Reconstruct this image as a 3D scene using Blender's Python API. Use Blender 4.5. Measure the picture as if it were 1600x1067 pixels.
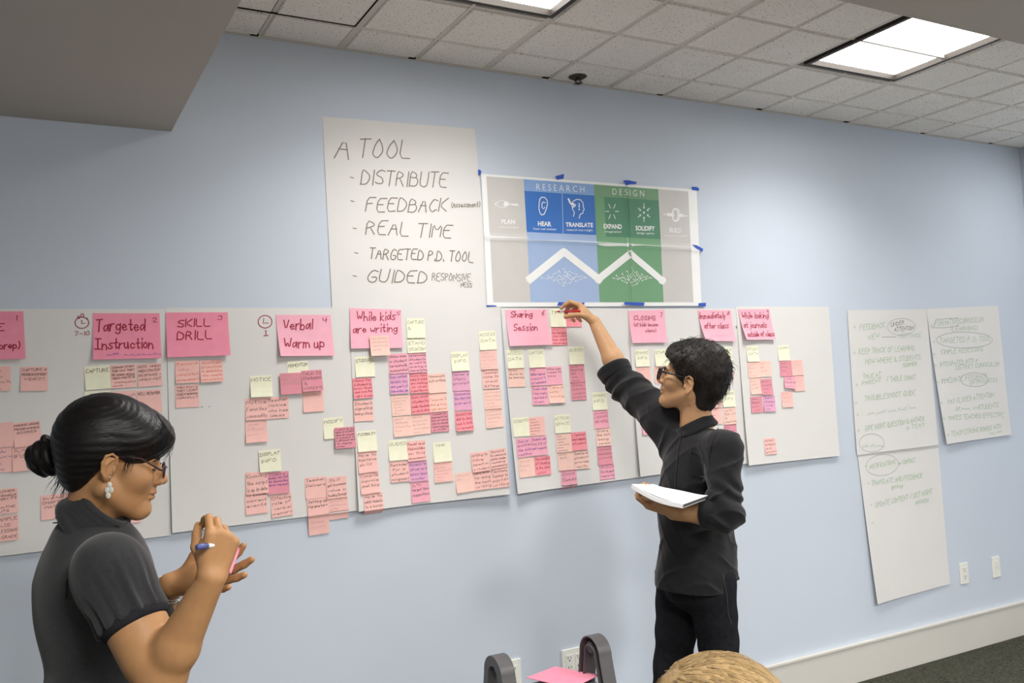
import bpy, bmesh, math, random
import numpy as np
from mathutils import Vector, Matrix

for o in list(bpy.data.objects):
    bpy.data.objects.remove(o)
SC = bpy.context.scene
COL = SC.collection
random.seed(7)
RNG = np.random.RandomState(7)

# ------------------------------------------------------------------ camera
CAM_D, CAM_H = 3.25, 1.49                 # distance to the blue wall, eye height
FPX, YAW, PITCH, ROLL = 1413.05, 0.5054, 0.0644, -0.0526
def cam_basis():
    cy, sy, cp, sp = math.cos(YAW), math.sin(YAW), math.cos(PITCH), math.sin(PITCH)
    fw = np.array([sy*cp, cy*cp, sp]); r = np.array([cy, -sy, 0.0]); u = np.cross(r, fw)
    c, s = math.cos(ROLL), math.sin(ROLL)
    return c*r + s*u, -s*r + c*u, fw
CR, CU, CF = cam_basis()
CPOS = np.array([0.0, -CAM_D, CAM_H])
cam_data = bpy.data.cameras.new('camera')
cam = bpy.data.objects.new('camera', cam_data); COL.objects.link(cam)
cam_data.sensor_fit = 'HORIZONTAL'; cam_data.sensor_width = 36.0
cam_data.lens = FPX/1600.0*36.0
cam_data.clip_start = 0.02; cam_data.clip_end = 60
cam.matrix_world = Matrix((
    (CR[0], CU[0], -CF[0], CPOS[0]), (CR[1], CU[1], -CF[1], CPOS[1]),
    (CR[2], CU[2], -CF[2], CPOS[2]), (0, 0, 0, 1)))
SC.camera = cam

# ------------------------------------------------------------------ world, exposure
world = bpy.data.worlds.new('world'); SC.world = world
world.use_nodes = True
world.node_tree.nodes['Background'].inputs[0].default_value = (1.0, 0.97, 0.93, 1)
world.node_tree.nodes['Background'].inputs[1].default_value = 0.72
SC.view_settings.view_transform = 'Standard'
SC.view_settings.look = 'None'
SC.view_settings.exposure = 0.41
SC.view_settings.gamma = 1.0
SC.view_settings.use_curve_mapping = False

CEIL_Z, SOF_Z = 2.86, 2.48
# troffers: (x0, x1, y_near_wall, y_far, z, watts, spread_deg)
TROFFERS = [(2.99, 3.565, -0.56, -1.14, CEIL_Z, 10.0, 136),
            (1.15, 1.725, -0.56, -1.14, CEIL_Z, 11.0, 136),
            (4.83, 5.36, -0.56, -1.14, CEIL_Z, 1.6, 136),
            (0.20, 0.80, -2.75, -3.95, SOF_Z, 46.0, 152),
            (2.40, 3.00, -2.75, -3.95, SOF_Z, 50.0, 158),
            (4.30, 4.90, -2.75, -3.95, SOF_Z, 18.0, 165)]

# ------------------------------------------------------------------ pixel -> place helpers
def ray(px, py):
    return (CF*FPX + CR*(px-800.0) - CU*(py-533.5))/FPX
def P(px, py, dep):                        # point seen at a pixel, at a depth along the view axis
    return CPOS + ray(px, py)*dep
def wl(px, py):                            # point of the blue wall (x, z)
    d = ray(px, py); t = CAM_D/d[1]
    return d[0]*t, CAM_H + d[2]*t

# ------------------------------------------------------------------ materials
def s2l(c):
    c = c/255.0
    return c/12.92 if c <= 0.04045 else ((c+0.055)/1.055)**2.4
def rgb(r, g, b): return (s2l(r), s2l(g), s2l(b), 1)
MATS = {}
def mat(name, col, rough=0.7, spec=0.3, metal=0.0, noise=None, bump=None, sss=0.0, emit=None, aniso=None, coat=0, voro=None, speck=None, sheen=0, stretch=None):
    """noise=(scale, amount) tints the base; bump=(scale, strength[, dist]); speck=(scale, threshold, colour)"""
    if name in MATS: return MATS[name]
    m = bpy.data.materials.new(name); m.use_nodes = True
    nt = m.node_tree; b = nt.nodes['Principled BSDF']
    b.inputs['Base Color'].default_value = col
    b.inputs['Roughness'].default_value = rough
    b.inputs['Specular IOR Level'].default_value = spec
    b.inputs['Metallic'].default_value = metal
    if sheen:
        b.inputs['Sheen Weight'].default_value = sheen
        b.inputs['Sheen Roughness'].default_value = 0.5
    if coat: b.inputs['Coat Weight'].default_value = coat
    if sss:
        b.inputs['Subsurface Weight'].default_value = sss
        b.inputs['Subsurface Radius'].default_value = (0.012, 0.005, 0.003)
        b.inputs['Subsurface Scale'].default_value = 0.5
    tc = nt.nodes.new('ShaderNodeTexCoord')
    vec = tc.outputs['Object']
    if stretch:
        mp = nt.nodes.new('ShaderNodeMapping'); mp.inputs['Scale'].default_value = stretch
        nt.links.new(vec, mp.inputs['Vector']); vec = mp.outputs['Vector']
    cur = None
    if noise:
        n = nt.nodes.new('ShaderNodeTexNoise'); n.inputs['Scale'].default_value = noise[0]
        n.inputs['Detail'].default_value = 6
        nt.links.new(vec, n.inputs['Vector'])
        r = nt.nodes.new('ShaderNodeValToRGB')
        a = noise[1]
        lo = tuple(max(0, c*(1-a)) for c in col[:3])+(1,); hi = tuple(min(1, c*(1+a)) for c in col[:3])+(1,)
        r.color_ramp.elements[0].color = lo; r.color_ramp.elements[1].color = hi
        r.color_ramp.elements[0].position = 0.3; r.color_ramp.elements[1].position = 0.7
        nt.links.new(n.outputs['Fac'], r.inputs['Fac'])
        nt.links.new(r.outputs['Color'], b.inputs['Base Color']); cur = r.outputs['Color']
    if speck:
        n = nt.nodes.new('ShaderNodeTexNoise'); n.inputs['Scale'].default_value = speck[0]
        n.inputs['Detail'].default_value = 3
        nt.links.new(vec, n.inputs['Vector'])
        r = nt.nodes.new('ShaderNodeValToRGB')
        r.color_ramp.elements[0].position = speck[1]; r.color_ramp.elements[1].position = speck[1]+0.04
        r.color_ramp.elements[0].color = (0, 0, 0, 1); r.color_ramp.elements[1].color = (1, 1, 1, 1)
        mx = nt.nodes.new('ShaderNodeMix'); mx.data_type = 'RGBA'
        nt.links.new(n.outputs['Fac'], r.inputs['Fac']); nt.links.new(r.outputs['Color'], mx.inputs[0])
        if cur: nt.links.new(cur, mx.inputs[6])
        else: mx.inputs[6].default_value = col
        mx.inputs[7].default_value = speck[2]
        nt.links.new(mx.outputs[2], b.inputs['Base Color'])
    if bump:
        n2 = nt.nodes.new('ShaderNodeTexNoise'); n2.inputs['Scale'].default_value = bump[0]
        n2.inputs['Detail'].default_value = 4
        nt.links.new(vec, n2.inputs['Vector'])
        bp = nt.nodes.new('ShaderNodeBump'); bp.inputs['Strength'].default_value = bump[1]
        bp.inputs['Distance'].default_value = bump[2] if len(bump) > 2 else 0.002
        nt.links.new(n2.outputs['Fac'], bp.inputs['Height'])
        nt.links.new(bp.outputs['Normal'], b.inputs['Normal'])
    if emit:
        b.inputs['Emission Color'].default_value = emit[:3]+(1,)
        b.inputs['Emission Strength'].default_value = emit[3]
    MATS[name] = m
    return m

M_wall = mat('wall_paint', rgb(207, 216, 229), 0.6, 0.25, noise=(1.3, 0.02), bump=(220, 0.12, 0.001))
M_tile = mat('ceiling_tile', rgb(246, 240, 232), 0.95, 0.05, noise=(6, 0.02), speck=(140, 0.63, rgb(150, 140, 132)), bump=(160, 0.5, 0.002))
M_bar = mat('ceiling_bar', rgb(222, 215, 206), 0.6, 0.2)
M_gap_shade = mat('gap_shade', rgb(40, 37, 34), 0.9, 0.05)
M_drywall = mat('soffit_paint', rgb(196, 190, 182), 0.85, 0.1, noise=(2, 0.015), bump=(180, 0.15, 0.001))
M_base = mat('baseboard_paint', rgb(216, 213, 206), 0.45, 0.35, noise=(3, 0.015))
M_floor = mat('carpet', rgb(82, 82, 72), 1.0, 0.0, noise=(90, 0.45), bump=(320, 1.0, 0.006))
M_paper = mat('white_paper', rgb(229, 227, 225), 0.8, 0.1, noise=(5, 0.012), bump=(9, 0.12, 0.004))
M_frame = mat('troffer_frame', rgb(58, 52, 47), 0.5, 0.3)
M_white = mat('white_plastic', rgb(240, 239, 232), 0.35, 0.4)
M_slot = mat('socket_slot', rgb(45, 42, 40), 0.6, 0.2)
M_tape = mat('painters_tape', rgb(66, 96, 190), 0.75, 0.15, noise=(60, 0.08), bump=(200, 0.3, 0.0005))
NOTE_COL = dict(Y=rgb(247, 246, 220), S=rgb(251, 200, 193), P=rgb(246, 176, 194), D=rgb(230, 154, 168),
                V=rgb(232, 172, 200), C=rgb(248, 158, 168), O=rgb(252, 210, 198), B=rgb(249, 156, 180), R=rgb(252, 186, 204))
M_note = {k: mat('note_paper_'+n, NOTE_COL[k], 0.8, 0.1, noise=(30, 0.03)) for k, n in
          dict(Y='yellow', S='salmon', P='pink', D='rose', V='violet', C='coral', O='peach', B='bright_pink', R='soft_pink').items()}
INK = dict(k=mat('ink_black', rgb(104, 84, 88), 0.6), v=mat('ink_violet', rgb(116, 78, 160), 0.6), r=mat('ink_red', rgb(190, 70, 96), 0.6),
           o=mat('ink_orange', rgb(226, 128, 96), 0.6), f=mat('ink_faint', rgb(206, 158, 156), 0.6), m=mat('marker_dark_red', rgb(164, 44, 66), 0.6),
           g=mat('marker_green', rgb(170, 196, 164), 0.6), d=mat('marker_grey_green', rgb(150, 154, 148), 0.6), b=mat('marker_brown', rgb(134, 124, 112), 0.6),
           y=mat('ink_grey', rgb(150, 152, 134), 0.6))

# ------------------------------------------------------------------ object helpers
def tag(o, label=None, cat=None, group=None, kind=None):
    if label: o['label'] = label
    if cat: o['category'] = cat
    if group: o['group'] = group
    if kind: o['kind'] = kind
    return o
def empty(name, loc, label, cat, group=None):
    o = bpy.data.objects.new(name, None); COL.objects.link(o); o.location = Vector([float(v) for v in loc])
    o.empty_display_size = 0.05
    return tag(o, label, cat, group)
def parent(o, p):
    """parent keeping world coordinates; works before a depsgraph update because roots are only translated"""
    o.parent = p
    if p is not None:
        off = Vector((0, 0, 0)); q = p
        while q is not None: off += q.location; q = q.parent
        o.location = o.location - off
    return o
class MB:
    """collects polygons (world coordinates) with material slots and builds one mesh object"""
    def __init__(s): s.v = []; s.f = []; s.mi = []; s.mats = []
    def slot(s, m):
        if m not in s.mats: s.mats.append(m)
        return s.mats.index(m)
    def poly(s, pts, m):
        n = len(s.v); s.v += [tuple(float(c) for c in p) for p in pts]
        s.f.append(list(range(n, n+len(pts)))); s.mi.append(s.slot(m))
    def mesh(s, verts, faces, m):
        n = len(s.v); s.v += [tuple(float(c) for c in p) for p in verts]
        k = s.slot(m)
        for f in faces: s.f.append([i+n for i in f]); s.mi.append(k)
    def box(s, x0, x1, y0, y1, z0, z1, m):
        v = [(x, y, z) for x in (x0, x1) for y in (y0, y1) for z in (z0, z1)]
        s.mesh(v, [(0, 1, 3, 2), (4, 6, 7, 5), (0, 4, 5, 1), (2, 3, 7, 6), (0, 2, 6, 4), (1, 5, 7, 3)], m)
    def obox(s, c, ax, half, m):          # oriented box
        c = np.array(c); v = []
        for a in (-1, 1):
            for b in (-1, 1):
                for d in (-1, 1): v.append(c + ax[0]*half[0]*a + ax[1]*half[1]*b + ax[2]*half[2]*d)
        s.mesh(v, [(0, 1, 3, 2), (4, 6, 7, 5), (0, 4, 5, 1), (2, 3, 7, 6), (0, 2, 6, 4), (1, 5, 7, 3)], m)
    def tube(s, pts, rad, m, n=8, caps=True, closed=False):
        pts = [np.array(p, float) for p in pts]
        if not hasattr(rad, '__len__'): rad = [rad]*len(pts)
        N = len(pts); rings = []; prev = None
        for i, p in enumerate(pts):
            if closed: t = pts[(i+1) % N]-pts[i-1]
            else: t = pts[min(i+1, N-1)]-pts[max(i-1, 0)]
            t = t/(np.linalg.norm(t)+1e-12)
            if prev is None:
                a = np.array([0, 0, 1.0]) if abs(t[2]) < 0.9 else np.array([1.0, 0, 0])
            else: a = prev
            a = a - t*(a@t); a = a/(np.linalg.norm(a)+1e-12); prev = a
            b = np.cross(t, a)
            rings.append([p + rad[i]*(math.cos(2*math.pi*k/n)*a + math.sin(2*math.pi*k/n)*b) for k in range(n)])
        v = [q for r in rings for q in r]; f = []
        for i in range(N if closed else N-1):
            j = (i+1) % N
            for k in range(n):
                f.append((i*n+k, i*n+(k+1) % n, j*n+(k+1) % n, j*n+k))
        if caps and not closed:
            f.append(tuple(range(n))[::-1]); f.append(tuple((N-1)*n+k for k in range(n)))
        s.mesh(v, f, m)
    def build(s, name, par=None, smooth=False, bevel=0, origin=None, smooth_angle=None):
        v = np.array(s.v, float)
        if origin is None: origin = (v.min(0)+v.max(0))/2
        origin = np.array(origin, float)
        me = bpy.data.meshes.new(name)
        me.from_pydata([tuple(p) for p in (v-origin)], [], s.f)
        for m in s.mats: me.materials.append(m)
        me.polygons.foreach_set('material_index', s.mi)
        if smooth: me.polygons.foreach_set('use_smooth', [True]*len(s.f))
        me.update()
        o = bpy.data.objects.new(name, me); COL.objects.link(o); o.location = Vector(origin.tolist())
        if bevel:
            b = o.modifiers.new('bevel', 'BEVEL'); b.width = bevel; b.segments = 2; b.limit_method = 'ANGLE'
        if par is not None: parent(o, par)
        return o

# ------------------------------------------------------------------ pen-stroke lettering
GL = {
'A':"02 39 62|15 55",'B':"02 09 48 57 46 06|46 65 63 42 02",'C':"68 39 17 05 13 32 53 63",'D':"02 09 38 66 64 42 02",'E':"69 09 02 62|06 46",
'F':"69 09 02|06 46",'G':"68 39 17 04 22 52 63 65 35",'H':"02 09|62 69|06 66",'I':"12 19",'J':"19 59|49 43 22 03",'K':"02 09|69 05 62",'L':"09 02 62",
'M':"02 09 35 69 62",'N':"02 09 62 69",'O':"39 17 04 13 32 53 65 57 39",'P':"02 09 48 57 46 05",'Q':"39 17 04 32 64 57 39|44 71",'R':"02 09 48 57 46 05|35 62",
'S':"68 39 07 16 55 63 32 03",'T':"09 69|39 32",'U':"09 03 22 42 63 69",'V':"09 32 69",'W':"09 22 47 62 89",'X':"02 69|09 62",'Y':"09 35 69|35 32",'Z':"09 69 02 62",
'\u00a6':"32 39|09 69|02 62",
'a':"55 26 04 12 33 56|56 52",'b':"09 02|04 26 54 42 12 03",'c':"55 26 04 22 53",'d':"55 26 04 12 33 55|59 52",'e':"04 54 45 26 04 22 53",'f':"58 39 27 22|06 46",
'g':"55 26 04 22 54|56 51 30 01",'h':"09 02|04 36 54 52",'i':"12 16|18 19",'j':"26 21 00|28 29",'k':"09 02|46 04 52",'l':"19 12",'m':"02 06|05 26 34 32|35 56 74 72",
'n':"02 06|04 36 54 52",'o':"26 05 03 22 43 45 26",'p':"06 00|05 36 54 42 03",'q':"55 26 04 22 54|56 50",'r':"02 06|04 26 46",'s':"56 26 15 44 53 22 03",
't':"29 23 32 43|06 46",'u':"06 03 22 43 46|46 52",'v':"06 22 46",'w':"06 12 35 52 66",'x':"02 46|06 42",'y':"06 23|46 10",'z':"06 46 02 42",
'0':"39 17 04 32 64 57 39",'1':"18 29 22",'2':"08 39 57 02 62",'3':"08 39 57 36 54 32 03",'4':"09 05 55|49 42",'5':"69 09 06 46 64 32 03",'6':"59 16 04 32 54 36 05",
'7':"09 69 22",'8':"39 17 45 54 32 03 15 57 39",'9':"57 39 17 35 57 52",'-':"05 45",'.':"12 13",',':"13 01",'(':"39 17 14 32",')':"19 37 34 12",'&':"62 08 29 37 04 22 64",
'!':"19 14|12 13",'/':"02 59","'":"19 17",'*':"14 25 34 23 14",'?':"08 39 57 35 34|32 33",'+':"05 45|27 23",'|':"12 19",'"':"19 17|39 37"}
def glyph(ch):
    if ch not in GL: return None, 3
    st = []; w = 0
    for part in GL[ch].split('|'):
        pts = [(int(a[0]), int(a[1])-2) for a in part.split()]
        w = max(w, max(p[0] for p in pts)); st.append(pts)
    return st, w
def line_strokes(text, rnd, slant=0.12, jit=0.35):
    """polylines for one line in glyph units (cap height 7, baseline 0); '~n' words are illegible scribble"""
    out = []; x = 0.0
    for word in text.split(' '):
        if word.startswith('~'):
            n = int(word[1:]); pts = []; 
            for i in range(n*2+1):
                h = rnd.uniform(2.6, 4.4) if i % 2 else rnd.uniform(-0.3, 0.8)
                if i % 2 and rnd.random() < 0.22: h = 6.8
                if not i % 2 and rnd.random() < 0.08: h = -2
                pts.append((x+i*1.9+rnd.uniform(-.5, .5), h))
            k = max(2, n//2)
            out += [pts[:k*2+1], [(p[0]+0.7, p[1]) for p in pts[k*2+1:]]] if n > 3 else [pts]
            x += n*3.8+2.5
        else:
            for ch in word:
                st, w = glyph(ch)
                if st is None: x += w+1; continue
                dy = rnd.uniform(-jit, jit)
                for s in st: out.append([(x+p[0]+slant*(p[1])+rnd.uniform(-jit, jit)*.6, p[1]+dy+rnd.uniform(-jit, jit)*.6) for p in s])
                x += w+1.9
            x += 4.2
    return [s for s in out if len(s) > 1], max(x-6.1, 1)
def smooth_pl(p):
    if len(p) < 3: return p
    q = [p[0]]
    for a, b in zip(p[:-1], p[1:]):
        q.append((a[0]*.75+b[0]*.25, a[1]*.75+b[1]*.25)); q.append((a[0]*.25+b[0]*.75, a[1]*.25+b[1]*.75))
    q.append(p[-1]); return q
def ribbon(mb, pl, w, fmap, m, step=None):
    """pl: 2D polyline (metres); fmap(a, b) -> 3D point a hair above the paper"""
    p = [pl[0]]
    for a in pl[1:]:
        if math.hypot(a[0]-p[-1][0], a[1]-p[-1][1]) > 1e-5: p.append(a)
    if len(p) < 2: return
    if step:
        q = [p[0]]
        for a, b in zip(p[:-1], p[1:]):
            n = max(1, int(math.hypot(b[0]-a[0], b[1]-a[1])/step))
            q += [(a[0]+(b[0]-a[0])*i/n, a[1]+(b[1]-a[1])*i/n) for i in range(1, n+1)]
        p = q
    P_ = np.array(p, float); T = np.zeros_like(P_)
    T[1:-1] = P_[2:]-P_[:-2]; T[0] = P_[1]-P_[0]; T[-1] = P_[-1]-P_[-2]
    T /= (np.linalg.norm(T, axis=1, keepdims=True)+1e-9)
    Nn = np.stack([-T[:, 1], T[:, 0]], 1)*w/2
    P_[0] -= T[0]*w/2; P_[-1] += T[-1]*w/2
    v = []
    for i in range(len(P_)):
        v.append(fmap(*(P_[i]+Nn[i]))); v.append(fmap(*(P_[i]-Nn[i])))
    mb.mesh(v, [(2*i, 2*i+1, 2*i+3, 2*i+2) for i in range(len(P_)-1)], m)

# ================================================================== SETTING
X0, X1 = -3.6, 5.41            # extent of the blue wall
YB = -6.0                      # how far the room is built towards and behind the camera
def structure(mb, name, **k):
    return tag(mb.build(name, **k), kind='structure')
mb = MB(); mb.box(X0, X1+0.12, 0, 0.12, 0, CEIL_Z+0.1, M_wall); structure(mb, 'wall_back')
mb = MB(); mb.box(X1, X1+0.12, YB, -0.0005, 0, CEIL_Z+0.1, M_wall); structure(mb, 'wall_right')
mb = MB(); mb.box(X0-0.12, X0, YB, -0.0005, 0, CEIL_Z+0.1, M_wall); structure(mb, 'wall_left_blocker')  # unseen left side, added to block ambient light coming from there
mb = MB(); mb.box(X0, X1, YB, 0, -0.1, 0, M_floor); structure(mb, 'floor')
def base_profile(y0, y1): pass
mb = MB()
mb.box(X0, X1, -0.016, -0.0004, 0.0005, 0.186, M_base); mb.box(X0, X1, -0.022, -0.0004, 0.176, 0.189, M_base)
structure(mb, 'baseboard_back', bevel=0.002)
mb = MB()
mb.box(X1-0.016, X1-0.0004, YB, -0.023, 0.0005, 0.186, M_base); mb.box(X1-0.022, X1-0.0004, YB, -0.023, 0.176, 0.189, M_base)
structure(mb, 'baseboard_right', bevel=0.002)

# suspended ceiling: square tiles dropped a little below a grid of bars; holes where the troffers sit
GX0, GS = 1.73, 0.3085
GY0, GYS = 0.217, 0.3050
mb = MB()
mb.box(0.3, X1, -1.85, 0, CEIL_Z+0.03, CEIL_Z+0.09, M_bar)
xs = [GX0+GS*k for k in range(-5, 13)]
ys = [0.012]+[GY0+GYS*k for k in range(0, 6)]
def in_light(x, y):
    return any(t[0]-0.02 < x < t[1]+0.02 and t[3]-0.03 < y < t[2]+0.03 for t in TROFFERS[:3])
trnd = random.Random(3)
for i in range(len(xs)-1):
    for j in range(len(ys)-1):
        xa, xb = xs[i]+0.007, min(xs[i+1]-0.007, X1-0.004); ya, yb = -ys[j+1]+0.007, -ys[j]-0.007
        if xa > X1-0.03: continue
        if in_light((xa+xb)/2, (ya+yb)/2): continue
        main_l = (i-5) % 2 == 0
        if main_l: xa += 0.006
        else: xb -= 0.006
        z = CEIL_Z + trnd.uniform(-0.0015, 0.0015); e = 0.006
        lo = [(xa+e, ya+e, z), (xb-e, ya+e, z), (xb-e, yb-e, z), (xa+e, yb-e, z)]
        hi = [(xa, ya, z+0.012), (xb, ya, z+0.012), (xb, yb, z+0.012), (xa, yb, z+0.012)]
        mb.poly(lo[::-1], M_tile)
        for k in range(4):
            mb.poly([lo[k], lo[(k+1) % 4], hi[(k+1) % 4], hi[k]], M_tile)
# bars between the tiles
for i, x in enumerate(xs):
    w = 0.013 if (i-5) % 2 == 0 else 0.006
    segs = [(-1.85, -0.0)]
    for t in TROFFERS[:3]:
        if t[0]-0.01 < x < t[1]+0.01: segs = [(t[2], 0), (-1.85, t[3])]
    if x < X1:
        for a, b in segs: mb.box(x-w, x+w, a, b, CEIL_Z+0.005, CEIL_Z+0.03, M_bar)
for j, y in enumerate(ys[1:]):
    mb.box(0.3, X1, -y-0.006, -y+0.006, CEIL_Z+0.006, CEIL_Z+0.03, M_bar)
mb.box(0.3, X1, -0.016, -0.0005, CEIL_Z+0.0, CEIL_Z+0.03, M_bar)
# dark-coloured strips for the shade in slots by the wall and the sagging tile's joint
for i, x in enumerate(xs):
    if (i-5) % 2 == 1: mb.box(x-0.035, x-0.006, -0.03, -0.017, CEIL_Z-0.0018, CEIL_Z+0.004, M_gap_shade)
mb.box(0.45, 1.098, -0.232, -0.226, CEIL_Z-0.0018, CEIL_Z+0.002, M_gap_shade)
mb.box(1.092, 1.098, -0.53, -0.226, CEIL_Z-0.0018, CEIL_Z+0.002, M_gap_shade)
structure(mb, 'ceiling')

# lower plasterboard soffit: an L around the tiled recess
mb = MB()
SX, SY = 0.492, -1.678
mb.box(X0, SX, SY, -0.0005, SOF_Z, CEIL_Z+0.1, M_drywall)
holes = [t for t in TROFFERS[3:]]
xcuts = [X0]+[c for t in holes for c in (t[0], t[1])]+[X1-0.0005]
for k in range(len(xcuts)-1):
    if k % 2 == 0: mb.box(xcuts[k], xcuts[k+1], YB, SY-0.0001, SOF_Z, CEIL_Z+0.1, M_drywall)
    else:
        t = holes[k//2]
        mb.box(xcuts[k], xcuts[k+1], t[2], SY-0.0001, SOF_Z, CEIL_Z+0.1, M_drywall)
        mb.box(xcuts[k], xcuts[k+1], YB, t[3], SOF_Z, CEIL_Z+0.1, M_drywall)
structure(mb, 'trim_1')

# ================================================================== CEILING LIGHTS
M_lens = mat('louver_glow', rgb(255, 253, 248), 0.6, 0.1, emit=(1.0, 0.985, 0.95, 7.0))
M_louver = mat('louver_blade', rgb(250, 248, 244), 0.35, 0.4, emit=(1.0, 0.985, 0.95, 2.2))
LIGHT_LABELS = [('square louvered ceiling light over the right half of the room, whole in view', ),
                ('louvered ceiling light cut off by the top edge, above the colour poster',),
                ('louvered ceiling light in the recess by the right-hand wall',),
                ('long ceiling light in the low soffit on the left, behind the viewer',),
                ('long ceiling light in the low soffit in the middle, behind the viewer',),
                ('long ceiling light in the low soffit on the right, behind the viewer',)]
for i, (xa, xb, ya, yb, z, watt, spread) in enumerate(TROFFERS):
    cx, cy = (xa+xb)/2, (ya+yb)/2
    r = empty('ceiling_light', (cx, cy, z), LIGHT_LABELS[i][0], 'ceiling light', 'louvered fluorescent ceiling lights')
    f = MB(); w = 0.020
    for (a, b, c, d) in ((xa, xb, ya-w, ya), (xa, xb, yb, yb+w), (xa, xa+w, yb+w, ya-w), (xb-w, xb, yb+w, ya-w)):
        f.box(a, b, c, d, z-0.004, z+0.028, M_frame)
    f.build('frame', r)
    g = MB(); g.box(xa+w, xb-w, yb+w, ya-w, z+0.020, z+0.026, M_lens); g.build('diffuser', r)
    l = MB(); nx, ny = 3, 3 if abs(yb-ya) < 0.8 else 6
    for k in range(1, nx):
        x = xa+w+(xb-xa-2*w)*k/nx; l.box(x-0.0015, x+0.0015, yb+w+.016, ya-w-.016, z+0.012, z+0.0198, M_louver)
    for k in range(1, ny):
        y = yb+w+(ya-yb-2*w)*k/ny; l.box(xa+w+.016, xb-w-.016, y-0.0015, y+0.0015, z+0.012, z+0.0198, M_louver)
    l.build('louver', r)
    ld = bpy.data.lights.new('lamp_light', 'AREA'); ld.shape = 'RECTANGLE'
    ld.size = xb-xa-0.04; ld.size_y = abs(yb-ya)-0.04
    ld.energy = watt; ld.spread = math.radians(spread); ld.color = (1.0, 0.975, 0.935)
    lo = bpy.data.objects.new('lamp_light', ld); COL.objects.link(lo); lo.location = (cx, cy, z-0.008)
    parent(lo, r)

# ================================================================== PAPER ON THE WALL
SHEETS = []
def inside(q, x, z, m=0.0):
    for k in range(4):
        (xa, za), (xb, zb) = q[k], q[(k+1) % 4]
        if (xb-xa)*(z-za)-(zb-za)*(x-xa) > m*math.hypot(xb-xa, zb-za): return False
    return True
def sheet_off(s, x, z):
    q = s['q']; zt = (q[0][1]+q[1][1])/2; zb = (q[2][1]+q[3][1])/2
    t = min(1.05, max(0, (zt-z)/(zt-zb)))
    xl = (q[0][0]+q[3][0])/2; xr = (q[1][0]+q[2][0])/2; u = min(1, max(0, (x-xl)/(xr-xl)))
    o = s['base'] + s['lift']*t**2.6 + s['ll']*(1-u)**4*t**2 + s['lr']*u**4*t**2
    o += s['wave']*(0.5+0.5*math.sin(x*9+z*4+s['ph']))*min(1, t*3)*(0.4+0.6*t)
    if s.get('crease'): o += s['crease'](x, z)
    return o
def surf(x, z, below=None):
    o = 0.0
    for s in SHEETS:
        if s is below: break
        if inside(s['q'], x, z, 0.0015): o = max(o, sheet_off(s, x, z))
    return o
def paper_grid(mb, fm, nx, ny, m, th=0.0004):
    """fm(u, v) -> (x, y, z) front point, u right, v down; front faces -y"""
    F = [fm(i/nx, j/ny) for j in range(ny+1) for i in range(nx+1)]
    B = [(p[0], p[1]+th, p[2]) for p in F]
    n = (nx+1)*(ny+1); fs = []
    for j in range(ny):
        for i in range(nx):
            a = j*(nx+1)+i; q = (a, a+nx+1, a+nx+2, a+1)
            fs.append(q); fs.append(tuple(k+n for k in q[::-1]))
    edge = [i for i in range(nx+1)]+[(j*(nx+1)+nx) for j in range(1, ny+1)]+[ny*(nx+1)+i for i in range(nx-1, -1, -1)]+[j*(nx+1) for j in range(ny-1, 0, -1)]
    for k in range(len(edge)):
        a, b = edge[k], edge[(k+1) % len(edge)]; fs.append((a, b, b+n, a+n))
    mb.mesh(F+B, fs, m)
def new_sheet(quad_px, base, lift=0.006, ll=0.0, lr=0.0, wave=0.002, crease=None, world=None):
    q = world if world else [wl(*p) for p in quad_px]
    s = dict(q=q, base=base, lift=lift, ll=ll, lr=lr, wave=wave, ph=len(SHEETS)*1.7, crease=crease)
    SHEETS.append(s); return s
def bil(q, u, v):
    x = (1-v)*((1-u)*q[0][0]+u*q[1][0])+v*((1-u)*q[3][0]+u*q[2][0])
    z = (1-v)*((1-u)*q[0][1]+u*q[1][1])+v*((1-u)*q[3][1]+u*q[2][1])
    return x, z
def own_off(s, x, z): return max(sheet_off(s, x, z), surf(x, z, s)+0.0006)
def sheet_mesh(mb, s, nx=14, ny=16, m=None):
    def fm(u, v):
        x, z = bil(s['q'], u, v); return (x, -own_off(s, x, z), z)
    paper_grid(mb, fm, nx, ny, m or M_paper)
def on(s, eps=0.0006):
    return lambda x, z: (x, -(own_off(s, x, z)+eps), z)
def write(mb, text, p0, p1, h, w, ink, fm, seed=0, slant=0.12, jit=0.35):
    """text between two pixel points of the wall, cap height h px, stroke width w m"""
    rnd = random.Random(hash_s(text)+seed)
    st, W = line_strokes(text, rnd, slant, jit)
    a0 = np.array(wl(*p0)); a1 = np.array(wl(*p1)); up = np.array(wl(p0[0], p0[1]-h))-a0
    w = min(w, 0.15*float(np.linalg.norm(up)))
    for s in st:
        pl = [tuple(a0+(a1-a0)*p[0]/W+up*p[1]/7.0) for p in s]
        ribbon(mb, smooth_pl(pl), w, fm, INK[ink])
def hash_s(t): return sum((i+1)*ord(c) for i, c in enumerate(t)) % 100003
def oval(mb, c, rx, ry, w, ink, fm, a0=0, a1=360, rot=0):
    pl = []
    for k in range(33):
        a = math.radians(a0+(a1-a0)*k/32); x, y = rx*math.cos(a), ry*math.sin(a)
        rr = math.radians(rot); pl.append(wl(c[0]+x*math.cos(rr)-y*math.sin(rr), c[1]+x*math.sin(rr)+y*math.cos(rr)))
    ribbon(mb, pl, w, fm, INK[ink])
def stroke(mb, pts, w, ink, fm): ribbon(mb, [wl(*p) for p in pts], w, fm, INK[ink])
def Z(ox, oy, sc): return lambda x, y: (ox+x/sc, oy+y/sc)
SHEET_GROUP = 'white paper sheets along the wall'

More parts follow.
